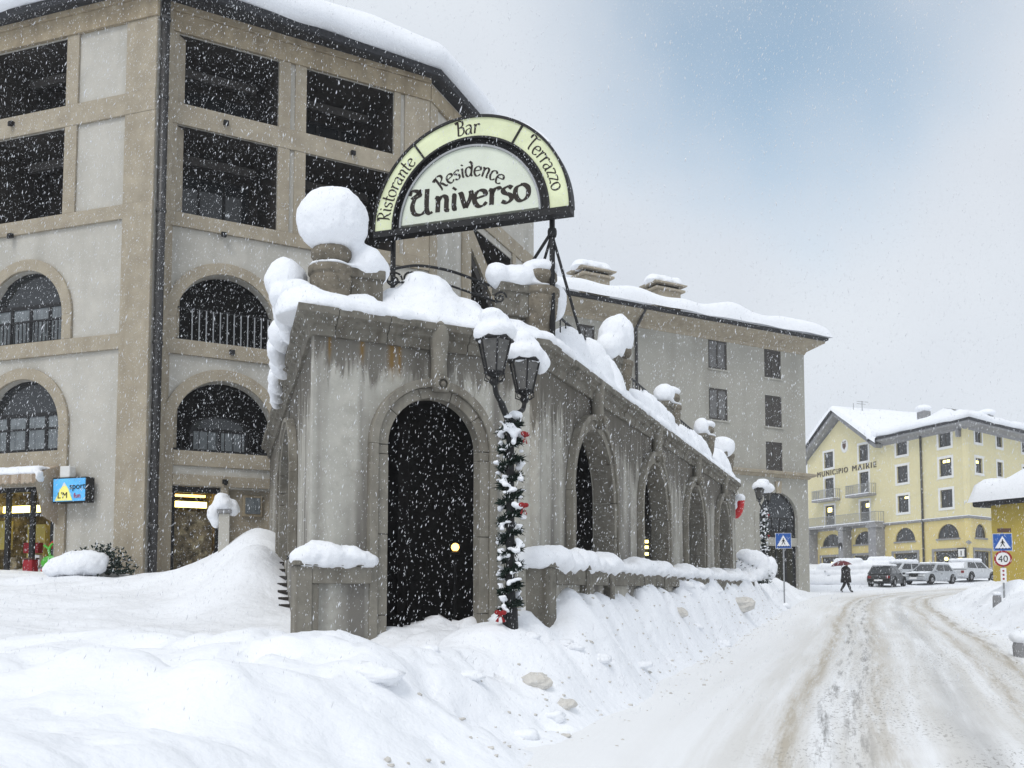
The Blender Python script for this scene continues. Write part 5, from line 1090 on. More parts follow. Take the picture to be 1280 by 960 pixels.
MB().ell((-17.3, -1.2, 6.6), (0.36, 0.1, 0.42), 12, 8).build('plaque', 'metal', hall, FM)
me = text_mesh('MUNICIPIO', 0.86, 'letter', 0.03, 1.25, 'LEFT'); wd = max(v.co.x for v in me.vertices) or 1
for v in me.vertices: v.co.x *= 5.55 / wd
from_mesh('lettering', me, hall, FM @ Matrix.Translation((-22.75, -0.04, 14.86)))
me = text_mesh('MAIRIE', 0.86, 'letter', 0.03, 1.25, 'LEFT'); wd = max(v.co.x for v in me.vertices)
for v in me.vertices: v.co.x *= 4.0 / wd
from_mesh('lettering', me, hall, FM @ Matrix.Translation((-16.5, -0.04, 14.86)))
cr = MB().lathe([(0.62, 0), (0.60, 0.05), (0.1, 0.06)], n=24); cr.v = [(x, -z - 0.003, y * 1.25) for x, y, z in cr.v]; crest = cr.build('crest', 'whitetrim', hall, FM @ Matrix.Translation((-17.7, 0, 17.85)))
MB().prism([(-0.28, 0.3), (-0.28, -0.1), (0, -0.42), (0.28, -0.1), (0.28, 0.3)], -0.09, -0.066).build('shield', 'brown', crest, FM @ Matrix.Translation((-17.7, 0, 17.85)))
MB().prism([(-0.3, 0.55), (-0.25, 0.38), (0.25, 0.38), (0.3, 0.55), (0, 0.48)], -0.09, -0.066).build('crown', 'brown', crest, FM @ Matrix.Translation((-17.7, 0, 17.85)))
MB().tube([fw(FM, -5.8, -0.12, 17.3), fw(FM, -5.8, -0.12, 2)], 0.11, 8).build('drainpipe', 'pipe', hall, smooth=True)
MB().box(-0.9, -0.55, -0.35, -0.003, 16.3, 16.95).build('siren', 'greystone', hall, FM)
MB().prism([(-0.6, 6.1), (0, 5.9), (0.6, 6.1), (0, 6.3)], -0.12, -0.04).build('plaque', 'greystone', hall, FN @ Matrix.Translation((-0.2, 0, 0.1)))
pg = MB().box(-0.95, 0.05, -0.5, -0.35, 4.75, 5.7).build('hanging_sign', 'black', hall, FM); MB().box(-0.83, -0.07, -0.51, -0.501, 4.87, 5.58).build('sign_face', 'whitetrim', pg, FM)
MB().box(-0.52, -0.40, -0.516, -0.511, 4.98, 5.42).build('sign_mark', 'black', pg, FM)
ant = thing('roof_antenna', fw(FM, -14.5, 6, 20), 'thin television antenna standing on the snowy town hall roof', 'antenna')
p0 = at(1078, 522, 107); MB().tube([p0, p0 + Vector((0, 0, 1.9))], 0.045, 5).build('mast', 'greymetal', ant)
for k, dz in enumerate((1.85, 1.6)): MB().tube([p0 + Vector((-0.6, 0, dz)), p0 + Vector((0.7 - 0.3 * k, 0, dz - 0.1))], 0.03, 5).build('element', 'greymetal', ant)
p0 = at(1067, 518, 107); MB().tube([p0, p0 + Vector((0, 0, 1.3))], 0.035, 5).build('mast', 'greymetal', ant)

# ------------------------------------------------------------------ ochre house on the bend
FH = frame((22.53, 45.0), 157)
house = thing('ochre_house', (22.5, 45, 1.5), 'low ochre house under a thick cap of snow behind the speed limit sign', 'house')
MB().box(0, 12, 0, 8, 0.5, 5.75).build('wall', 'ochre', house, FH)
hp = [tuple(fw(FH, 0, 8, 0)[:2]), tuple(fw(FH, 0, 0, 0)[:2]), tuple(fw(FH, 12, 0, 0)[:2])]
hp = [tuple(fw(FH, 0.0, 8, 0)[:2]), (22.53, 45.0), tuple(fw(FH, 12, 0, 0)[:2])]
MB().sweep([(-0.3, 5.70), (0.5, 5.62), (0.55, 5.68), (0.55, 5.86), (-0.3, 5.95)], hp).build('eave', 'roof', house)
MB().plan([tuple(fw(FH, 0, 0, 0)[:2]), tuple(fw(FH, 0, 8, 0)[:2]), tuple(fw(FH, 12, 8, 0)[:2]), tuple(fw(FH, 12, 0, 0)[:2])][::-1], 5.76, 5.9).build('roof', 'roof', house)
for k in range(14): MB().tube([fw(FH, 0.5 + k * 0.8, -0.62, 5.72), fw(FH, 0.5 + k * 0.8, 0.1, 5.74)], 0.06, 6).build('rafter_end', 'darkwood', house)
roof_snow(house, FH, -0.72, 12, -0.72, 8, 5.84, 1.0, 0.22, 0.12, 0.5, 2, 50, 24, 0.9)

# ------------------------------------------------------------------ traffic signs
def crossing_face(t, fr, s, y):
    MB().box(-s / 2, s / 2, y, y + 0.03, -s / 2, s / 2).build('blue_plate', 'blue', t, fr)
    MB().box(-s / 2 - 0.012, s / 2 + 0.012, y + 0.004, y + 0.034, -s / 2 - 0.012, s / 2 + 0.012).build('plate_edge', 'white', t, fr)
    k = s * 0.42; MB().prism([(-k, -k * 0.86), (k, -k * 0.86), (0, k * 0.9)], y - 0.006, y - 0.002).build('white_triangle', 'white', t, fr)
    m = MB(); u = s * 0.1; yy = (y - 0.011, y - 0.008)
    m.lathe([(0.04 * s * 1.2, 0)] , n=8) if False else None
    m.prism([(0.4 * u * cos(a), 1.3 * u + 0.42 * u * sin(a)) for a in np.linspace(0, 2 * pi, 9)[:-1]], *yy)
    m.prism([(-0.45 * u, -0.7 * u), (0.45 * u, -0.7 * u), (0.5 * u, 0.8 * u), (-0.4 * u, 0.8 * u)], *yy)
    m.prism([(-0.4 * u, -0.7 * u), (-1.3 * u, -2.6 * u), (-0.8 * u, -2.6 * u), (0.1 * u, -0.7 * u)], *yy); m.prism([(-0.05 * u, -0.7 * u), (0.8 * u, -2.6 * u), (1.3 * u, -2.6 * u), (0.45 * u, -0.7 * u)], *yy)
    m.prism([(0.45 * u, 0.7 * u), (1.3 * u, -0.5 * u), (1.05 * u, -0.7 * u), (0.3 * u, 0.3 * u)], *yy); m.prism([(-0.35 * u, 0.7 * u), (-0.25 * u, 0.2 * u), (-0.95 * u, -0.7 * u), (-1.2 * u, -0.5 * u)], *yy)
    m.build('walking_figure', 'black', t, fr)
    st = MB()
    for q in np.linspace(-0.34, 0.34, 5): st.box(q * s - 0.03 * s, q * s + 0.03 * s, y - 0.010, y - 0.0065, -k * 0.98, -k * 0.80)
    st.build('zebra_stripes', 'black', t, fr)
zs1 = gz(10.47, 37)
t = thing('crossing_sign', (10.47, 37, zs1), 'blue pedestrian crossing sign on a thin grey post beside the snow-covered bush', 'sign')
fr = frame((10.47, 37.0, 3.61), 105); crossing_face(t, fr, 0.57, -0.05)
MB().tube([(10.47, 37, zs1 - 0.4), (10.47, 37, 3.93)], 0.03, 8).build('post', 'greymetal', t)
zs2 = gz(15.85, 31)
t = thing('speed_limit_sign', (15.85, 31, zs2), 'round 40 speed limit sign below a pedestrian crossing sign before the ochre house', 'sign')
fr = frame((15.85, 31.0, 3.25), 112); crossing_face(t, fr, 0.54, -0.06)
MB().tube([(15.85, 31, zs2 - 0.4), (15.85, 31, 3.72)], 0.032, 8).build('post', 'greymetal', t)
def disc(r0, r1, y0, y1, zc, n=28):
    m = MB().arc(0, zc, r0, r1, y0, y1, 0, 2 * pi - 1e-4, n); return m
pts = [(0.262 * cos(a), -0.53 + 0.262 * sin(a)) for a in np.linspace(0, 2 * pi, 29)[:-1]]
MB().prism(pts, -0.055, -0.03).build('white_disc', 'white', t, fr)
disc(0.205, 0.262, -0.062, -0.0555, -0.53).build('red_ring', 'redsign', t, fr)
from_mesh('lettering', text_mesh('40', 0.30, 'black', 0.003), t, fr @ Matrix.Translation((0, -0.062, -0.635)))
MB().box(-0.14, 0.26, -0.05, -0.03, 0.32, 0.45).build('street_name_plate', 'brown', t, fr)
MB().box(-0.085, 0.085, -0.05, -0.03, -1.30, -0.83).build('reflector_panel', 'white', t, fr)
for k in range(3): MB().prism([(0.032 * cos(a), -0.92 - 0.13 * k + 0.032 * sin(a)) for a in np.linspace(0, 2 * pi, 13)[:-1]], -0.056, -0.0505).build('reflector', 'redsign', t, fr)
q = at(1246, 742, 29.0); t = thing('kerb_post', (q.x, q.y, gz(q.x, q.y)), 'short grey stone post by the road bend, below the speed limit sign', 'bollard')
MB().lathe([(0.13, -0.3), (0.12, 0.28), (0.10, 0.34)], n=12).build('shaft', 'greystone', t, Matrix.Translation((q.x, q.y, gz(q.x, q.y))), smooth=True)
blobs('snow', [((q.x, q.y, gz(q.x, q.y) + 0.38), (0.14, 0.14, 0.07))], 0.03, t, amp=0.015, freq=6)
q = at(1276, 785, 17.5); t = thing('stone_marker', (q.x, q.y, gz(q.x, q.y)), 'rounded stone marker with a cap of snow sunk in the roadside drift', 'stone')
b0 = gz(q.x, q.y); MB().lathe([(0.11, -0.3), (0.13, 0.0), (0.15, 0.25), (0.12, 0.36), (0.02, 0.40)], n=14).build('shaft', 'greystone', t, Matrix.Translation((q.x, q.y, b0)), smooth=True)
blobs('snow', [((q.x, q.y, b0 + 0.42), (0.2, 0.2, 0.13)), ((q.x + 0.1, q.y, b0 + 0.36), (0.2, 0.2, 0.14))], 0.03, t, amp=0.02, freq=5)
# ------------------------------------------------------------------ cars
def car(p, a, paint, label, body, wheel_snow=True, snow=0.12, buried=False):
    """local X forward, Y to the car's left, Z up; a is the heading (degrees from +Y towards +X)"""
    fr = Matrix.Translation(p) @ Matrix.Rotation(rad(90 - a), 4, 'Z')
    t = thing('parked_car', p, label, 'car', 'cars parked before the town hall')
    Lc, Wc, Hc, hood, trunk = body['L'], body['W'], body['H'], body['hood'], body['trunk']
    belt = Hc * 0.60; hw = Wc / 2; x0, x1 = -Lc / 2, Lc / 2
    st = [(x0, 0.42, belt * 0.80, 0.86), (x0 + 0.06, 0.32, belt * 0.92, 0.93), (x0 + 0.35, 0.24, belt * 0.99, 0.99), (x0 + 1.1, 0.22, belt, 1.0), (0, 0.22, belt, 1.0), (x1 - hood, 0.22, belt * 0.98, 1.0), (x1 - 0.5, 0.24, belt * 0.90, 0.98), (x1 - 0.10, 0.30, belt * 0.80, 0.92), (x1, 0.40, belt * 0.66, 0.84)]
    vs = []; fs = []
    for x, zl, zb, k in st:
        w_ = hw * k
        vs += [(x, -w_ * 0.9, zl), (x, -w_, zl + 0.12), (x, -w_, zl + (zb - zl) * 0.62), (x, -w_ * 0.965, zb - 0.04), (x, -w_ * 0.88, zb), (x, w_ * 0.88, zb), (x, w_ * 0.965, zb - 0.04), (x, w_, zl + (zb - zl) * 0.62), (x, w_, zl + 0.12), (x, w_ * 0.9, zl)]
    k = 10
    for i in range(len(st) - 1):
        for j in range(k): fs.append((i * k + j, i * k + (j + 1) % k, (i + 1) * k + (j + 1) % k, (i + 1) * k + j))
    fs += [tuple(range(k)), tuple((len(st) - 1) * k + j for j in range(k))]
    bo = MB().add(vs, fs).build('body', paint, t, fr, bevel=0.03)
    # glasshouse
    rb, rt, fb, ft = x0 + trunk, x0 + trunk + body['rslope'], x1 - hood + 0.15, x1 - hood - body['fslope']
    wb_, wt = hw * 0.93, hw * 0.74; zt = Hc
    cab = [(rb, -wb_, belt - 0.02), (fb, -wb_, belt - 0.02), (fb, wb_, belt - 0.02), (rb, wb_, belt - 0.02), (rt, -wt, zt - 0.05), (ft, -wt, zt - 0.05), (ft, wt, zt - 0.05), (rt, wt, zt - 0.05), (rt + 0.12, -wt * 0.86, zt), (ft - 0.12, -wt * 0.86, zt), (ft - 0.12, wt * 0.86, zt), (rt + 0.12, wt * 0.86, zt)]
    cabin = MB().add(cab, [(0, 1, 5, 4), (1, 2, 6, 5), (2, 3, 7, 6), (3, 0, 4, 7), (4, 5, 9, 8), (5, 6, 10, 9), (6, 7, 11, 10), (7, 4, 8, 11), (8, 9, 10, 11), (0, 3, 2, 1)]).build('cabin', paint, t, fr, bevel=0.03)
    def quad(a_, b2, c_, d_, u0, u1, v0, v1, off, name, m_):
        A_, B2, C_, D_ = (Vector(cab[i]) for i in (a_, b2, c_, d_))
        def P(u, v): return (A_.lerp(B2, u)).lerp(D_.lerp(C_, u), v)
        nn = (B2 - A_).cross(D_ - A_).normalized() * off; pts_ = [P(u0, v0) + nn, P(u1, v0) + nn, P(u1, v1) + nn, P(u0, v1) + nn]
        MB().add([q for q in pts_] + [q - nn * 0.8 for q in pts_], [(0, 1, 2, 3), (7, 6, 5, 4), (0, 4, 5, 1), (1, 5, 6, 2), (2, 6, 7, 3), (3, 7, 4, 0)]).build(name, m_, cabin, fr)
    rear_m = 'glass' if not buried and body.get('rear_clear', True) else 'snow'
    quad(3, 0, 4, 7, 0.08, 0.92, 0.12, 0.9, 0.012, 'rear_window', rear_m); quad(1, 2, 6, 5, 0.07, 0.93, 0.10, 0.9, 0.012, 'windscreen', 'glass')
    for f in ((0, 1, 5, 4), (2, 3, 7, 6)):
        for u0, u1 in ((0.09, 0.47), (0.52, 0.90)): quad(*f, u0, u1, 0.14, 0.88, 0.012, 'side_window', 'glass')
    for sx in (x0 + 0.78, x1 - 0.82):
        for sy in (-1, 1):
            wf = fr @ Matrix.Translation((sx, sy * (hw - 0.09), 0.31)) @ Matrix.Rotation(pi / 2, 4, 'X')
            wh = MB().lathe([(0.19, -0.10), (0.29, -0.105), (0.315, -0.07), (0.315, 0.07), (0.29, 0.105), (0.19, 0.10)], n=20).build('tyre', 'tyre', t, wf, smooth=True)
            MB().lathe([(0.19, -0.085), (0.12, -0.11), (0.05, -0.10), (0.05, 0.10), (0.12, 0.11), (0.19, 0.085)], n=14).build('rim', 'rim', wh, wf)
            MB().arc(sx, 0.31, 0.33, 0.40, sy * hw - 0.03, sy * hw + 0.015, 0, pi, 12).build('wheel_arch', 'tyre', bo, fr)
    MB().box(x0 - 0.05, x0 + 0.12, -hw * 0.88, hw * 0.88, 0.34, 0.52).build('rear_bumper', body.get('bump', paint), t, fr, bevel=0.03)
    MB().box(x1 - 0.12, x1 + 0.04, -hw * 0.86, hw * 0.86, 0.30, 0.48).build('front_bumper', body.get('bump', paint), t, fr, bevel=0.03)
    MB().box(x1 - 0.08, x1 + 0.02, -hw * 0.36, hw * 0.36, 0.52, 0.72).build('grille', 'black', t, fr)
    for sy in (-1, 1):
        MB().box(x0 - 0.012, x0 + 0.10, sy * hw * 0.72 - 0.12, sy * hw * 0.72 + 0.10, belt * 0.66, belt * 0.86).build('tail_light', 'tail', t, fr, bevel=0.015)
        MB().box(x1 - 0.16, x1 - 0.005, sy * hw * 0.68 - 0.15, sy * hw * 0.68 + 0.12, belt * 0.62, belt * 0.76).build('headlight', 'head', t, fr, bevel=0.015)
        MB().ell((fb - 0.15, sy * (hw + 0.06), belt + 0.06), (0.07, 0.10, 0.07), 10, 6).build('mirror', paint, t, fr, smooth=True)
        MB().box(0.0, 0.16, sy * hw - 0.01, sy * hw + 0.02, belt * 0.82, belt * 0.85).build('door_handle', 'metal', t, fr)
    MB().box(x0 - 0.062, x0 - 0.052, -0.26, 0.26, 0.38, 0.48).build('number_plate', 'white', t, fr); MB().box(x1 + 0.042, x1 + 0.052, -0.26, 0.26, 0.36, 0.47).build('number_plate', 'white', t, fr)
    s = snow; bl = []
    for x in np.arange(rt + 0.1, ft, 0.2):
        for y in (-wt * 0.62, 0, wt * 0.62): bl.append((fr @ Vector((x, y, Hc + s * 0.2)), (0.28, wt * 0.42, s)))
    for x in np.arange(fb + 0.05, x1 - 0.1, 0.2):
        for y in (-hw * 0.55, 0, hw * 0.55): bl.append((fr @ Vector((x, y, belt * (0.97 - 0.22 * max(0, (x - fb)) / max(hood, 0.1) * 0.6))), (0.24, hw * 0.36, s * 0.7)))
    if trunk > 0.3:
        for x in np.arange(x0 + 0.15, rb, 0.2):
            for y in (-hw * 0.5, 0, hw * 0.5): bl.append((fr @ Vector((x, y, belt)), (0.24, hw * 0.36, s * 0.8)))
    if buried:
        for x in np.arange(x0, x1 + 0.1, 0.3):
            for y in (-hw * 0.8, hw * 0.8): bl.append((fr @ Vector((x, y, belt - 0.05)), (0.35, 0.25, 0.22)))
        for x in np.arange(rb - 0.3, fb + 0.3, 0.3):
            for y in (-hw * 0.5, hw * 0.5): bl.append((fr @ Vector((x, y, Hc - 0.25)), (0.42, 0.42, 0.32)))
    if buried:
        for x in np.arange(x0 - 0.2, x1 + 0.3, 0.35):
            for y in (-hw - 0.05, hw + 0.05): bl.append((fr @ Vector((x, y, 0.25)), (0.5, 0.45, random.uniform(0.32, 0.5))))
        for y in (-0.5, 0, 0.5):
            for x in (x0 - 0.05, x1 + 0.05): bl.append((fr @ Vector((x, y, 0.3)), (0.4, 0.4, 0.45)))
    blobs('snow', bl, 0.06, t, amp=0.03, freq=3)
    return t
hatch = dict(L=3.75, W=1.60, H=1.38, hood=1.15, trunk=0.10, rslope=0.55, fslope=0.55, bump='black')
sedan = dict(L=4.35, W=1.75, H=1.43, hood=1.25, trunk=0.25, rslope=0.55, fslope=0.65)
wagon = dict(L=4.45, W=1.80, H=1.48, hood=1.10, trunk=0.08, rslope=0.45, fslope=0.65, rear_clear=False)
def on_ground(u, Y, v=None):
    x = at(u, 730, Y).x; return Vector((x, Y, gz(x, Y) - 0.03))
car(on_ground(1109, 62.5), 37, 'cardark', 'dark grey boxy hatchback with its tail to the road, snow on its roof', hatch, snow=0.10)
car(on_ground(1163, 66.0), 232, 'carsilver', 'silver saloon car parked nose to the road between the dark hatchback and the white estate', sedan, snow=0.09)
car(on_ground(1213, 70.0), 54, 'carwhite', 'pale estate car plastered with snow, parked before the town hall shop', wagon, snow=0.16)
car(on_ground(1124, 70.5), 240, 'carwhite', 'white car with snow-laden roof half hidden behind the dark hatchback', sedan, snow=0.2)
car(on_ground(1050, 66.0), 290, 'carwhite', 'car buried under deep snow behind the walking person', sedan, snow=0.34, buried=True)
car(on_ground(1092, 74.0), 285, 'carwhite', 'snow-covered car in front of the town hall pier, beyond the buried car', sedan, snow=0.3, buried=True)

# ------------------------------------------------------------------ walking person with umbrella
pp = Vector((19.14, 55.2, gz(19.14, 55.2)))
fp = Matrix.Translation(pp) @ Matrix.Rotation(rad(-15), 4, 'Z')       # local X is the walking direction
per = thing('person', pp, 'person in a long dark coat walking through the snow under an umbrella', 'person')
sk = [((0, 0, 0.92), .14), ((0.02, 0, 1.12), .15), ((0.05, 0, 1.32), .16), ((0.06, 0, 1.46), .07), ((0.08, 0, 1.53), .055), ((0.09, 0, 1.62), .095), ((0.09, 0, 1.70), .085),
      ((0.02, 0.09, 0.86), .10), ((0.16, 0.10, 0.50), .09), ((0.30, 0.10, 0.10), .065), ((0.42, 0.10, 0.05), .045),
      ((-0.02, -0.09, 0.86), .10), ((-0.06, -0.10, 0.48), .09), ((-0.26, -0.10, 0.14), .065), ((-0.16, -0.10, 0.04), .045),
      ((0.05, 0.20, 1.40), .07), ((0.02, 0.25, 1.15), .055), ((0.20, 0.20, 1.22), .045), ((0.25, 0.19, 1.26), .035),
      ((0.05, -0.20, 1.40), .07), ((-0.04, -0.25, 1.14), .055), ((0.04, -0.25, 0.92), .042), ((0.06, -0.25, 0.84), .035)]
ed = [(0, 1), (1, 2), (2, 3), (3, 4), (4, 5), (5, 6), (0, 7), (7, 8), (8, 9), (9, 10), (0, 11), (11, 12), (12, 13), (13, 14), (2, 15), (15, 16), (16, 17), (17, 18), (2, 19), (19, 20), (20, 21), (21, 22)]
me = bpy.data.meshes.new('p'); me.from_pydata([c for c, r in sk], ed, []); o = bpy.data.objects.new('p', me); COL.objects.link(o)
sm = o.modifiers.new('skin', 'SKIN')
for i, (c, r) in enumerate(sk): me.skin_vertices[0].data[i].radius = (r, r); me.skin_vertices[0].data[i].use_root = (i == 0)
ss = o.modifiers.new('sub', 'SUBSURF'); ss.levels = 2; ss.render_levels = 2
bme = evaluated(o); bpy.data.objects.remove(o)
bme.materials.clear(); bme.materials.append(M['coat']); bme.materials.append(M['skin'])
for pl in bme.polygons:
    pl.use_smooth = True
    if pl.center.z > 1.54 or (pl.center.x > 0.22 and pl.center.z > 1.15) or (pl.center.y < -0.2 and pl.center.z < 0.88): pl.material_index = 1
from_mesh('body', bme, per, fp)
ct = MB().lathe([(0.33, 0.58), (0.32, 0.75), (0.29, 0.95), (0.27, 1.1), (0.28, 1.3), (0.25, 1.42), (0.12, 1.51), (0.08, 1.54)], n=18); ct.v = [(x * 0.9 + 0.03, y * 1.08, z) for x, y, z in ct.v]; ct.build('coat', 'coat', per, fp, smooth=True)
MB().ell((0.075, 0, 1.68), (0.108, 0.095, 0.09), 14, 8).build('hair', 'black', per, fp, smooth=True)
MB().ell((0.185, 0, 1.62), (0.02, 0.014, 0.022), 8, 6).build('nose', 'skin', per, fp, smooth=True)
for s, base, d in ((1, Vector((0.25, 0.19, 1.27)), Vector((0.3, -0.2, 0.9))), (-1, Vector((0.06, -0.25, 0.82)), Vector((0.15, 0.05, -1)))):
    f = MB(); d.normalize(); sd_ = d.cross(Vector((0, 1, 0))).normalized()
    for k, ln_ in enumerate((0.07, 0.08, 0.085, 0.075, 0.06)):
        b0 = base + sd_ * (0.018 * (k - 2)); f.tube([b0, b0 + d * ln_ * 0.55 + Vector((0.008, 0, 0)), b0 + d * ln_ + Vector((0.022, 0, 0))], [0.010, 0.009, 0.007], 6)
    f.build('fingers', 'skin', per, fp, smooth=True)
um = thing('umbrella', pp + Vector((0, 0, 1.2)), 'dark red umbrella held low over the walking person', 'umbrella')
fu = fp @ Matrix.Translation((-0.16, 0, 1.22)) @ Matrix.Rotation(rad(-6), 4, 'Y')
cn = MB(); nr = 8; rings = [(0.0, 0.62), (0.20, 0.59), (0.42, 0.49), (0.60, 0.34)]
vs = [(0, 0, 0.62)]; fs = []
for r, z in rings[1:]:
    for k in range(nr * 2):
        sag = 0.93 if k % 2 else 1.0; tt = pi * k / nr; vs.append((r * sag * cos(tt), r * sag * sin(tt), z + (0.0 if k % 2 == 0 else 0.012)))
n2 = nr * 2
for k in range(n2): fs.append((0, 1 + k, 1 + (k + 1) % n2))
for j in range(2):
    for k in range(n2): a = 1 + j * n2; fs.append((a + k, a + n2 + k, a + n2 + (k + 1) % n2, a + (k + 1) % n2))
cn.add(vs, fs).build('canopy', 'umb', um, fu)
for k in range(nr): MB().tube([(0, 0, 0.605), (0.42 * cos(2 * pi * k / nr), 0.42 * sin(2 * pi * k / nr), 0.475), (0.595 * cos(2 * pi * k / nr), 0.595 * sin(2 * pi * k / nr), 0.33)], 0.006, 4).build('rib', 'metal', um, fu)
MB().tube([(0, 0, 0.68), (0, 0, 0.30), (0.20, 0.15, -0.10)], 0.012, 6).build('shaft', 'metal', um, fu)

# ------------------------------------------------------------------ small things near the hotel
zb = gz(-5.56, 18.5)
t = thing('gate_post', (-5.56, 18.5, zb), 'square grey gate post with a tall hood of snow before the hotel shop door', 'gate post')
fr = frame((-5.56, 18.5), 75); MB().box(-0.10, 0.10, -0.10, 0.10, zb - 0.5, 3.18).build('shaft', 'plaster', t, fr, bevel=0.01); MB().box(-0.135, 0.135, -0.135, 0.135, 3.182, 3.25).build('cap', 'greystone', t, fr, bevel=0.01)
blobs('snow', [((-5.58, 18.5, 3.36), (0.2, 0.2, 0.16)), ((-5.62, 18.48, 3.48), (0.14, 0.15, 0.11)), ((-5.75, 18.45, 3.18), (0.13, 0.15, 0.18)), ((-5.72, 18.45, 3.05), (0.10, 0.12, 0.16)), ((-5.42, 18.6, 3.3), (0.12, 0.15, 0.16))], 0.03, t, amp=0.025, freq=6)
def shrub(c, r, n_, label, snow, name='snowy_shrub', twig=1.0):
    random.seed(int(c[0] * 100)); t = thing(name, c, label, 'shrub'); m = MB(); st_ = MB()
    for k in range(14):
        d = Vector((random.uniform(-1, 1), random.uniform(-1, 1), random.uniform(0.3, 1.0))).normalized(); st_.tube([Vector(c), Vector(c) + Vector((d.x * r[0], d.y * r[1], d.z * r[2])) * 0.9], [0.015, 0.006], 5)
    st_.build('stems', 'darkwood', t)
    for k in range(n_):
        d = Vector((random.gauss(0, 1), random.gauss(0, 1), random.gauss(0.2, 1))).normalized() * random.uniform(0.5, 1.05)
        q = Vector(c) + Vector((d.x * r[0], d.y * r[1], max(-0.1, d.z) * r[2])); a_ = Vector((random.uniform(-1, 1), random.uniform(-1, 1), random.uniform(-0.3, 1))).normalized(); s_ = a_.orthogonal().normalized() * 0.02 * twig
        m.add([q - s_, q + a_ * 0.05 * twig + s_ * 1.2, q + a_ * 0.11 * twig, q + a_ * 0.05 * twig - s_ * 1.2], [(0, 1, 2, 3)])
    m.build('foliage', 'needle', t); blobs('snow', snow, 0.04, t, amp=0.05, freq=4); return t
zb = gz(-9.2, 20.9)
shrub(Vector((-9.0, 21.0, zb + 0.1)), (0.75, 0.4, 0.55), 900, 'small dark evergreen shrub with a pillow of snow against the hotel wall',
      [(Vector((-9.35, 20.7, zb + 0.22)), (0.62, 0.4, 0.28)), (Vector((-9.1, 20.7, zb + 0.3)), (0.4, 0.35, 0.24)), (Vector((-9.75, 20.7, zb + 0.12)), (0.35, 0.35, 0.2))])
zb = gz(8.1, 33)
shrub(Vector((8.15, 33.0, zb)), (0.75, 0.5, 0.9), 1200, 'round shrub almost hidden under lumps of snow at the far end of the arcade',
      [(Vector((7.85, 33, zb + 0.35)), (0.38, 0.35, 0.34)), (Vector((8.25, 32.9, zb + 0.70)), (0.42, 0.35, 0.34)), (Vector((8.0, 32.9, zb + 0.85)), (0.3, 0.3, 0.22)), (Vector((8.55, 32.9, zb + 0.45)), (0.32, 0.3, 0.45)), (Vector((8.1, 32.7, zb + 0.15)), (0.5, 0.3, 0.25)), (Vector((8.9, 33.1, zb + 0.4)), (0.25, 0.3, 0.42))])
c = at(922, 634, 31.2); t = thing('hanging_stocking', c, 'red hanging stocking decoration with snow in its mouth at the end of the arcade', 'decoration')
MB().tube(spline([c + Vector((0.10, 0, 0.28)), c + Vector((0.06, 0, 0.0)), c + Vector((-0.02, 0, -0.18)), c + Vector((-0.13, 0, -0.28)), c + Vector((-0.20, 0, -0.24))], 5), [0.14] * 8 + [0.15] * 6 + [0.12] * 5 + [0.06] * 2, 10).build('stocking', 'redpaint', t, smooth=True)
blobs('snow', [(c + Vector((0.08, -0.02, 0.30)), (0.17, 0.16, 0.14)), (c + Vector((-0.1, -0.06, 0.05)), (0.09, 0.08, 0.16))], 0.03, t, amp=0.02, freq=6)
MB().tube([c + Vector((0.1, 0, 0.35)), c + Vector((-0.55, 0.1, 0.45))], 0.02, 6).build('bracket', 'metal', t)
# sledges leaning by the shop window
q = at(62, 703, 22.3); t = thing('green_sledge', q, 'bright green plastic paddle sledge leaning by the shop window', 'sledge')
e = MB().ell((0, 0, 0), (0.21, 0.06, 0.16), 18, 8); f = q + Vector((0.0, 0, 0.0)); fr = Matrix.Translation(f) @ Matrix.Rotation(rad(-12), 4, 'Y'); e.build('seat', 'green', t, fr, smooth=True)
MB().tube(spline([(0.05, 0, 0.12), (0.03, 0, 0.25), (0.08, 0, 0.36), (0.15, 0, 0.42)], 4), 0.03, 8).build('handle', 'green', t, fr, smooth=True)
MB().tube(spline([(0.05, 0, 0.30), (-0.02, 0, 0.38), (-0.06, 0, 0.42)], 4), 0.025, 8).build('handle', 'green', t, fr, smooth=True)
q = at(70, 700, 22.45); t = thing('red_sledge', q, 'red plastic sledge standing upright behind the green one', 'sledge')
fr = Matrix.Translation(q); m = MB(); m.tube(spline([(-0.20, 0.0, -0.55), (-0.12, 0, -0.1), (0.10, 0, 0.05), (0.14, 0, 0.28), (0.0, 0, 0.40), (-0.12, 0, 0.30)], 6), [0.10] * 20 + [0.08] * 11, 10); m.build('shell', 'redpaint', t, fr, smooth=True)
MB().box(-0.32, -0.06, -0.1, 0.05, -0.7, -0.2).build('runner', 'redpaint', t, fr, bevel=0.04)
q = at(38, 708, 22.4); t = thing('red_display_box', q, 'small dark red box on the ground before the shop window', 'box'); fr = frame((q.x, q.y), 109); MB().box(-0.14, 0.14, -0.1, 0.1, q.z - 0.4, q.z + 0.16).build('carton', 'redsign', t, fr, bevel=0.02)
MB().box(-0.15, 0.15, -0.11, 0.11, q.z + 0.161, q.z + 0.2).build('lid', 'brown', t, fr)

# snowed-up steps beside the arcade: only the tread ends show
stp = thing('stone_steps', (-4.0, 17, 1.3), 'flight of stone steps buried in snow, dark tread ends showing along the arcade side wall', 'steps')
def hit(u, v, y0, y1):
    for yy in np.arange(y0, y1, 0.05):
        q = at(u, v, yy)
        if q.z < gz(q.x, q.y): return q
    return at(u, v, y1)
for k in range(11):
    f_ = k / 10; c = hit(357 - 8 * f_, 757 - 88 * f_, 12.5, 20.5); fr = frame((c.x, c.y, c.z), 80)
    MB().box(-0.10, 0.16, -0.10, 0.30, -0.03, 0.025).build('tread', 'darkwood', stp, fr, bevel=0.006)
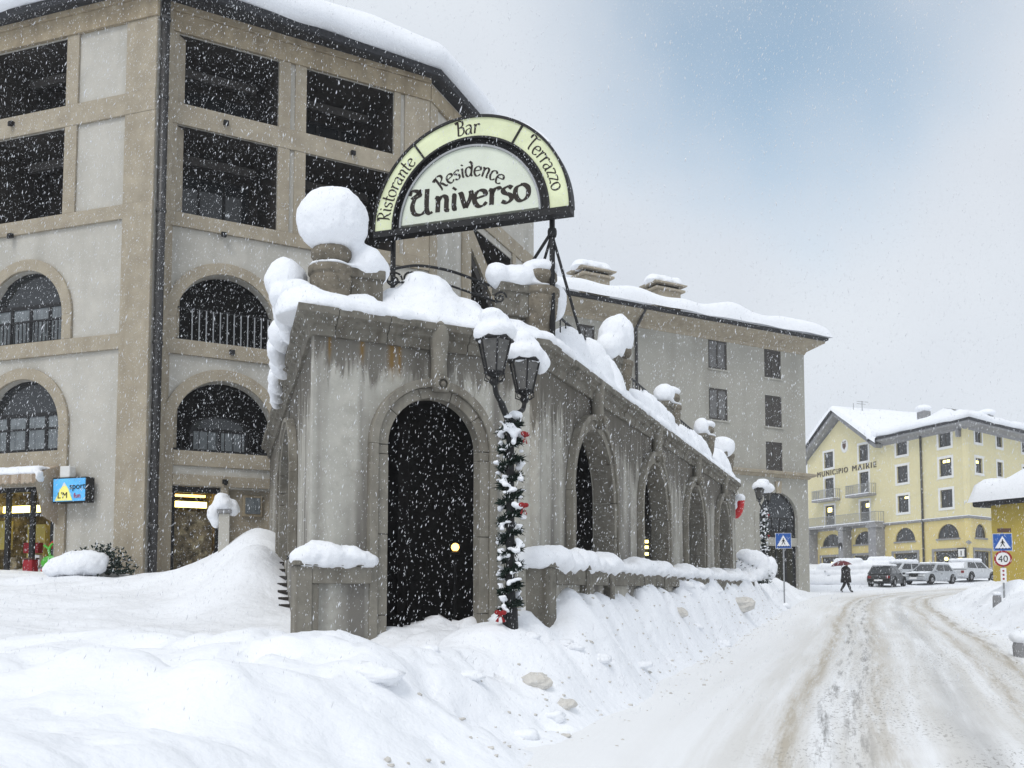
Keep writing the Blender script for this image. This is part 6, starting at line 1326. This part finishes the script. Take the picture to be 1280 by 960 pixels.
# chunks of packed snow and stones thrown up by the plough
random.seed(21)
specs = [(670, 852, 10.2, 0.13, 'lumpy beige ice chunk in the bank face, largest of the ploughed lumps'), (706, 882, 10.0, 0.09, 'grey ice chunk low in the bank below the largest lump'), (925, 757, 24.5, 0.30, 'broad dirty snow chunk sticking out of the bank near the arcade end'),
         (850, 766, 18.5, 0.14, 'brownish snow chunk high on the bank below the parapet')]
for u, v, Y, r, lab in specs:
    best = None
    for yy in np.arange(Y - 4, Y + 4, 0.1):
        q = at(u, v, yy); d = q.z - gz(q.x, q.y)
        if d < 0.02: best = q; break
    q = best or at(u, v, Y); m = MB().ell((0, 0, 0), (r * 1.25, r, r * 0.7), 13, 8)
    m.v = [tuple(Vector(p) * (1 + 0.42 * mnoise.noise(Vector(p) * (1.3 / r) + Vector((u, 0, 0))) + 0.18 * mnoise.noise(Vector(p) * (4 / r) + Vector((0, u, 0))))) for p in m.v]
    o = m.build('snow_chunk', 'snow_dirty', None, Matrix.Translation((q.x, q.y, gz(q.x, q.y) - r * 0.05)), smooth=False); tag(o, lab, 'snow chunk', 'chunks in the ploughed bank')
# soft clods of ploughed snow lying on the bank
cl_ = MB(); random.seed(14)
for k in range(48):
    yy = random.uniform(7.0, 40) if k % 4 else random.uniform(7, 16); i = int(np.argmin(abs(LE[:, 1] - yy))); dd = random.uniform(0.05, 1.5) ** 1.0; sgn = 1
    x, y = LE[i] - NR[i] * dd
    if k % 5 == 0: x, y = LE[i] + NR[i] * (ROAD_W + dd)
    r = random.uniform(0.05, 0.14) * (1 if random.random() < 0.8 else 1.8); z = gz(x, y) - 0.25 * r; k0 = len(cl_.v); cl_.ell((0, 0, 0), (r * random.uniform(0.9, 1.7), r, r * 0.55), 14, 9)
    for j in range(k0, len(cl_.v)):
        v = Vector(cl_.v[j]); v = v * (1 + 0.55 * mnoise.noise(v * (1.3 / r) + Vector((k, 0, 0))) + 0.25 * mnoise.noise(v * (3.5 / r) + Vector((0, k, 0)))); cl_.v[j] = (v.x + x, v.y + y, v.z + z)
tag(cl_.build('snow_clods', 'snow', smooth=True), 'soft white clods scattered over the ploughed snow bank', 'snow clods', kind='stuff')
# grit and crumbs on the bank face: too many to count
cr = MB(); random.seed(4); cpos = []
for k in range(900):
    yy = random.uniform(6.5, 34); i = int(np.argmin(abs(LE[:, 1] - yy))); dd = random.gauss(0.25, 0.35); x, y = LE[i] - NR[i] * dd
    if random.random() < 0.35: dd = random.gauss(ROAD_W + 0.1, 0.35); x, y = LE[i] + NR[i] * dd
    cpos.append((x + random.uniform(-.1, .1), y + random.uniform(-.3, .3)))
ca = np.array(cpos); cz = np.maximum(ground_height(ca[:, :1], ca[:, 1:])[:, 0], zroad(ca[:, 1]))
for (x, y), z in zip(cpos, cz):
    r = random.uniform(0.006, 0.02) * (1 if random.random() < 0.9 else 1.9); k = len(cr.v); cr.ell((0, 0, 0), (r * random.uniform(0.9, 1.6), r, r * 0.8), 6, 4)
    for i in range(k, len(cr.v)): v = Vector(cr.v[i]) * random.uniform(0.75, 1.25); cr.v[i] = (v.x + x, v.y + y, v.z + z)
tag(cr.build('snow_crumbs', 'snow_dirty', smooth=True), 'crumbs of dirty snow scattered over the ploughed bank', 'snow crumbs', kind='stuff')

# ------------------------------------------------------------------ falling snow
rng = np.random.default_rng(5); NF = 120000
Yf = 5.0 + 15.0 * rng.random(NF) ** 0.7
Uf = rng.uniform(-60, 1340, NF); Vf = rng.uniform(-60, 900, NF)
px = (Uf - 640) / FPX * Yf; pz = CAM_H + (738 - Vf) / FPX * Yf
keep = pz > 0.2 ; px, Yf, pz = px[keep], Yf[keep], pz[keep]
gzf = ground_height(px[:, None], Yf[:, None])[:, 0]; keep = (pz > gzf + 0.1) & ~inside(px, Yf, foot, -0.3); px, Yf, pz = px[keep], Yf[keep], pz[keep]; n_ = len(px)
rr = rng.uniform(0.0011, 0.0027, n_) * np.where(rng.random(n_) < 0.05, 1.7, 1.0)
ax = np.stack([rng.normal(0.22, 0.22, n_), rng.normal(0, 0.25, n_), np.ones(n_)], 1); ax /= np.linalg.norm(ax, axis=1)[:, None]
s1 = np.cross(ax, [0, 1, 0]); s1 /= np.linalg.norm(s1, axis=1)[:, None]; s2 = np.cross(ax, s1); el = rng.uniform(1.5, 7.0, n_)
c = np.stack([px, Yf, pz], 1); R1 = rr[:, None]
V = np.stack([c + ax * R1 * el[:, None], c - ax * R1 * el[:, None], c + s1 * R1, c - s1 * R1, c + s2 * R1, c - s2 * R1], 1).reshape(-1, 3).astype('f')
F8 = np.array([(0, 2, 4), (0, 4, 3), (0, 3, 5), (0, 5, 2), (1, 4, 2), (1, 3, 4), (1, 5, 3), (1, 2, 5)]); FF = (np.arange(n_)[:, None, None] * 6 + F8[None]).reshape(-1, 3)
fme = bpy.data.meshes.new('falling_snow'); fme.vertices.add(len(V)); fme.vertices.foreach_set('co', V.ravel()); fme.loops.add(FF.size); fme.loops.foreach_set('vertex_index', FF.ravel().astype('i'))
fme.polygons.add(len(FF)); fme.polygons.foreach_set('loop_start', np.arange(0, FF.size, 3, dtype='i')); fme.update(calc_edges=True); fme.materials.append(M['flake'])
tag(from_mesh('falling_snow', fme), 'snowflakes falling all through the street', 'snowfall', kind='stuff')

# ------------------------------------------------------------------ air thick with snow
hz = bpy.data.materials.new('snowy_air'); hz.use_nodes = True; n = hz.node_tree.nodes; l = hz.node_tree.links; n.clear()
ho = n.new('ShaderNodeOutputMaterial'); hv = n.new('ShaderNodeVolumePrincipled'); hv.inputs['Color'].default_value = (0.97, 0.98, 1.0, 1); hv.inputs['Density'].default_value = 0.0006; hv.inputs['Anisotropy'].default_value = 0.0
l.new(hv.outputs[0], ho.inputs['Volume'])
hb = MB().box(-310, 310, -64, 330, -3, 24.5).mesh('haze', None); hb.materials.append(hz)
tag(from_mesh('haze', hb), 'pale snowy air', 'haze', kind='stuff')
sc.cycles.volume_step_rate = 10; sc.cycles.volume_max_steps = 64
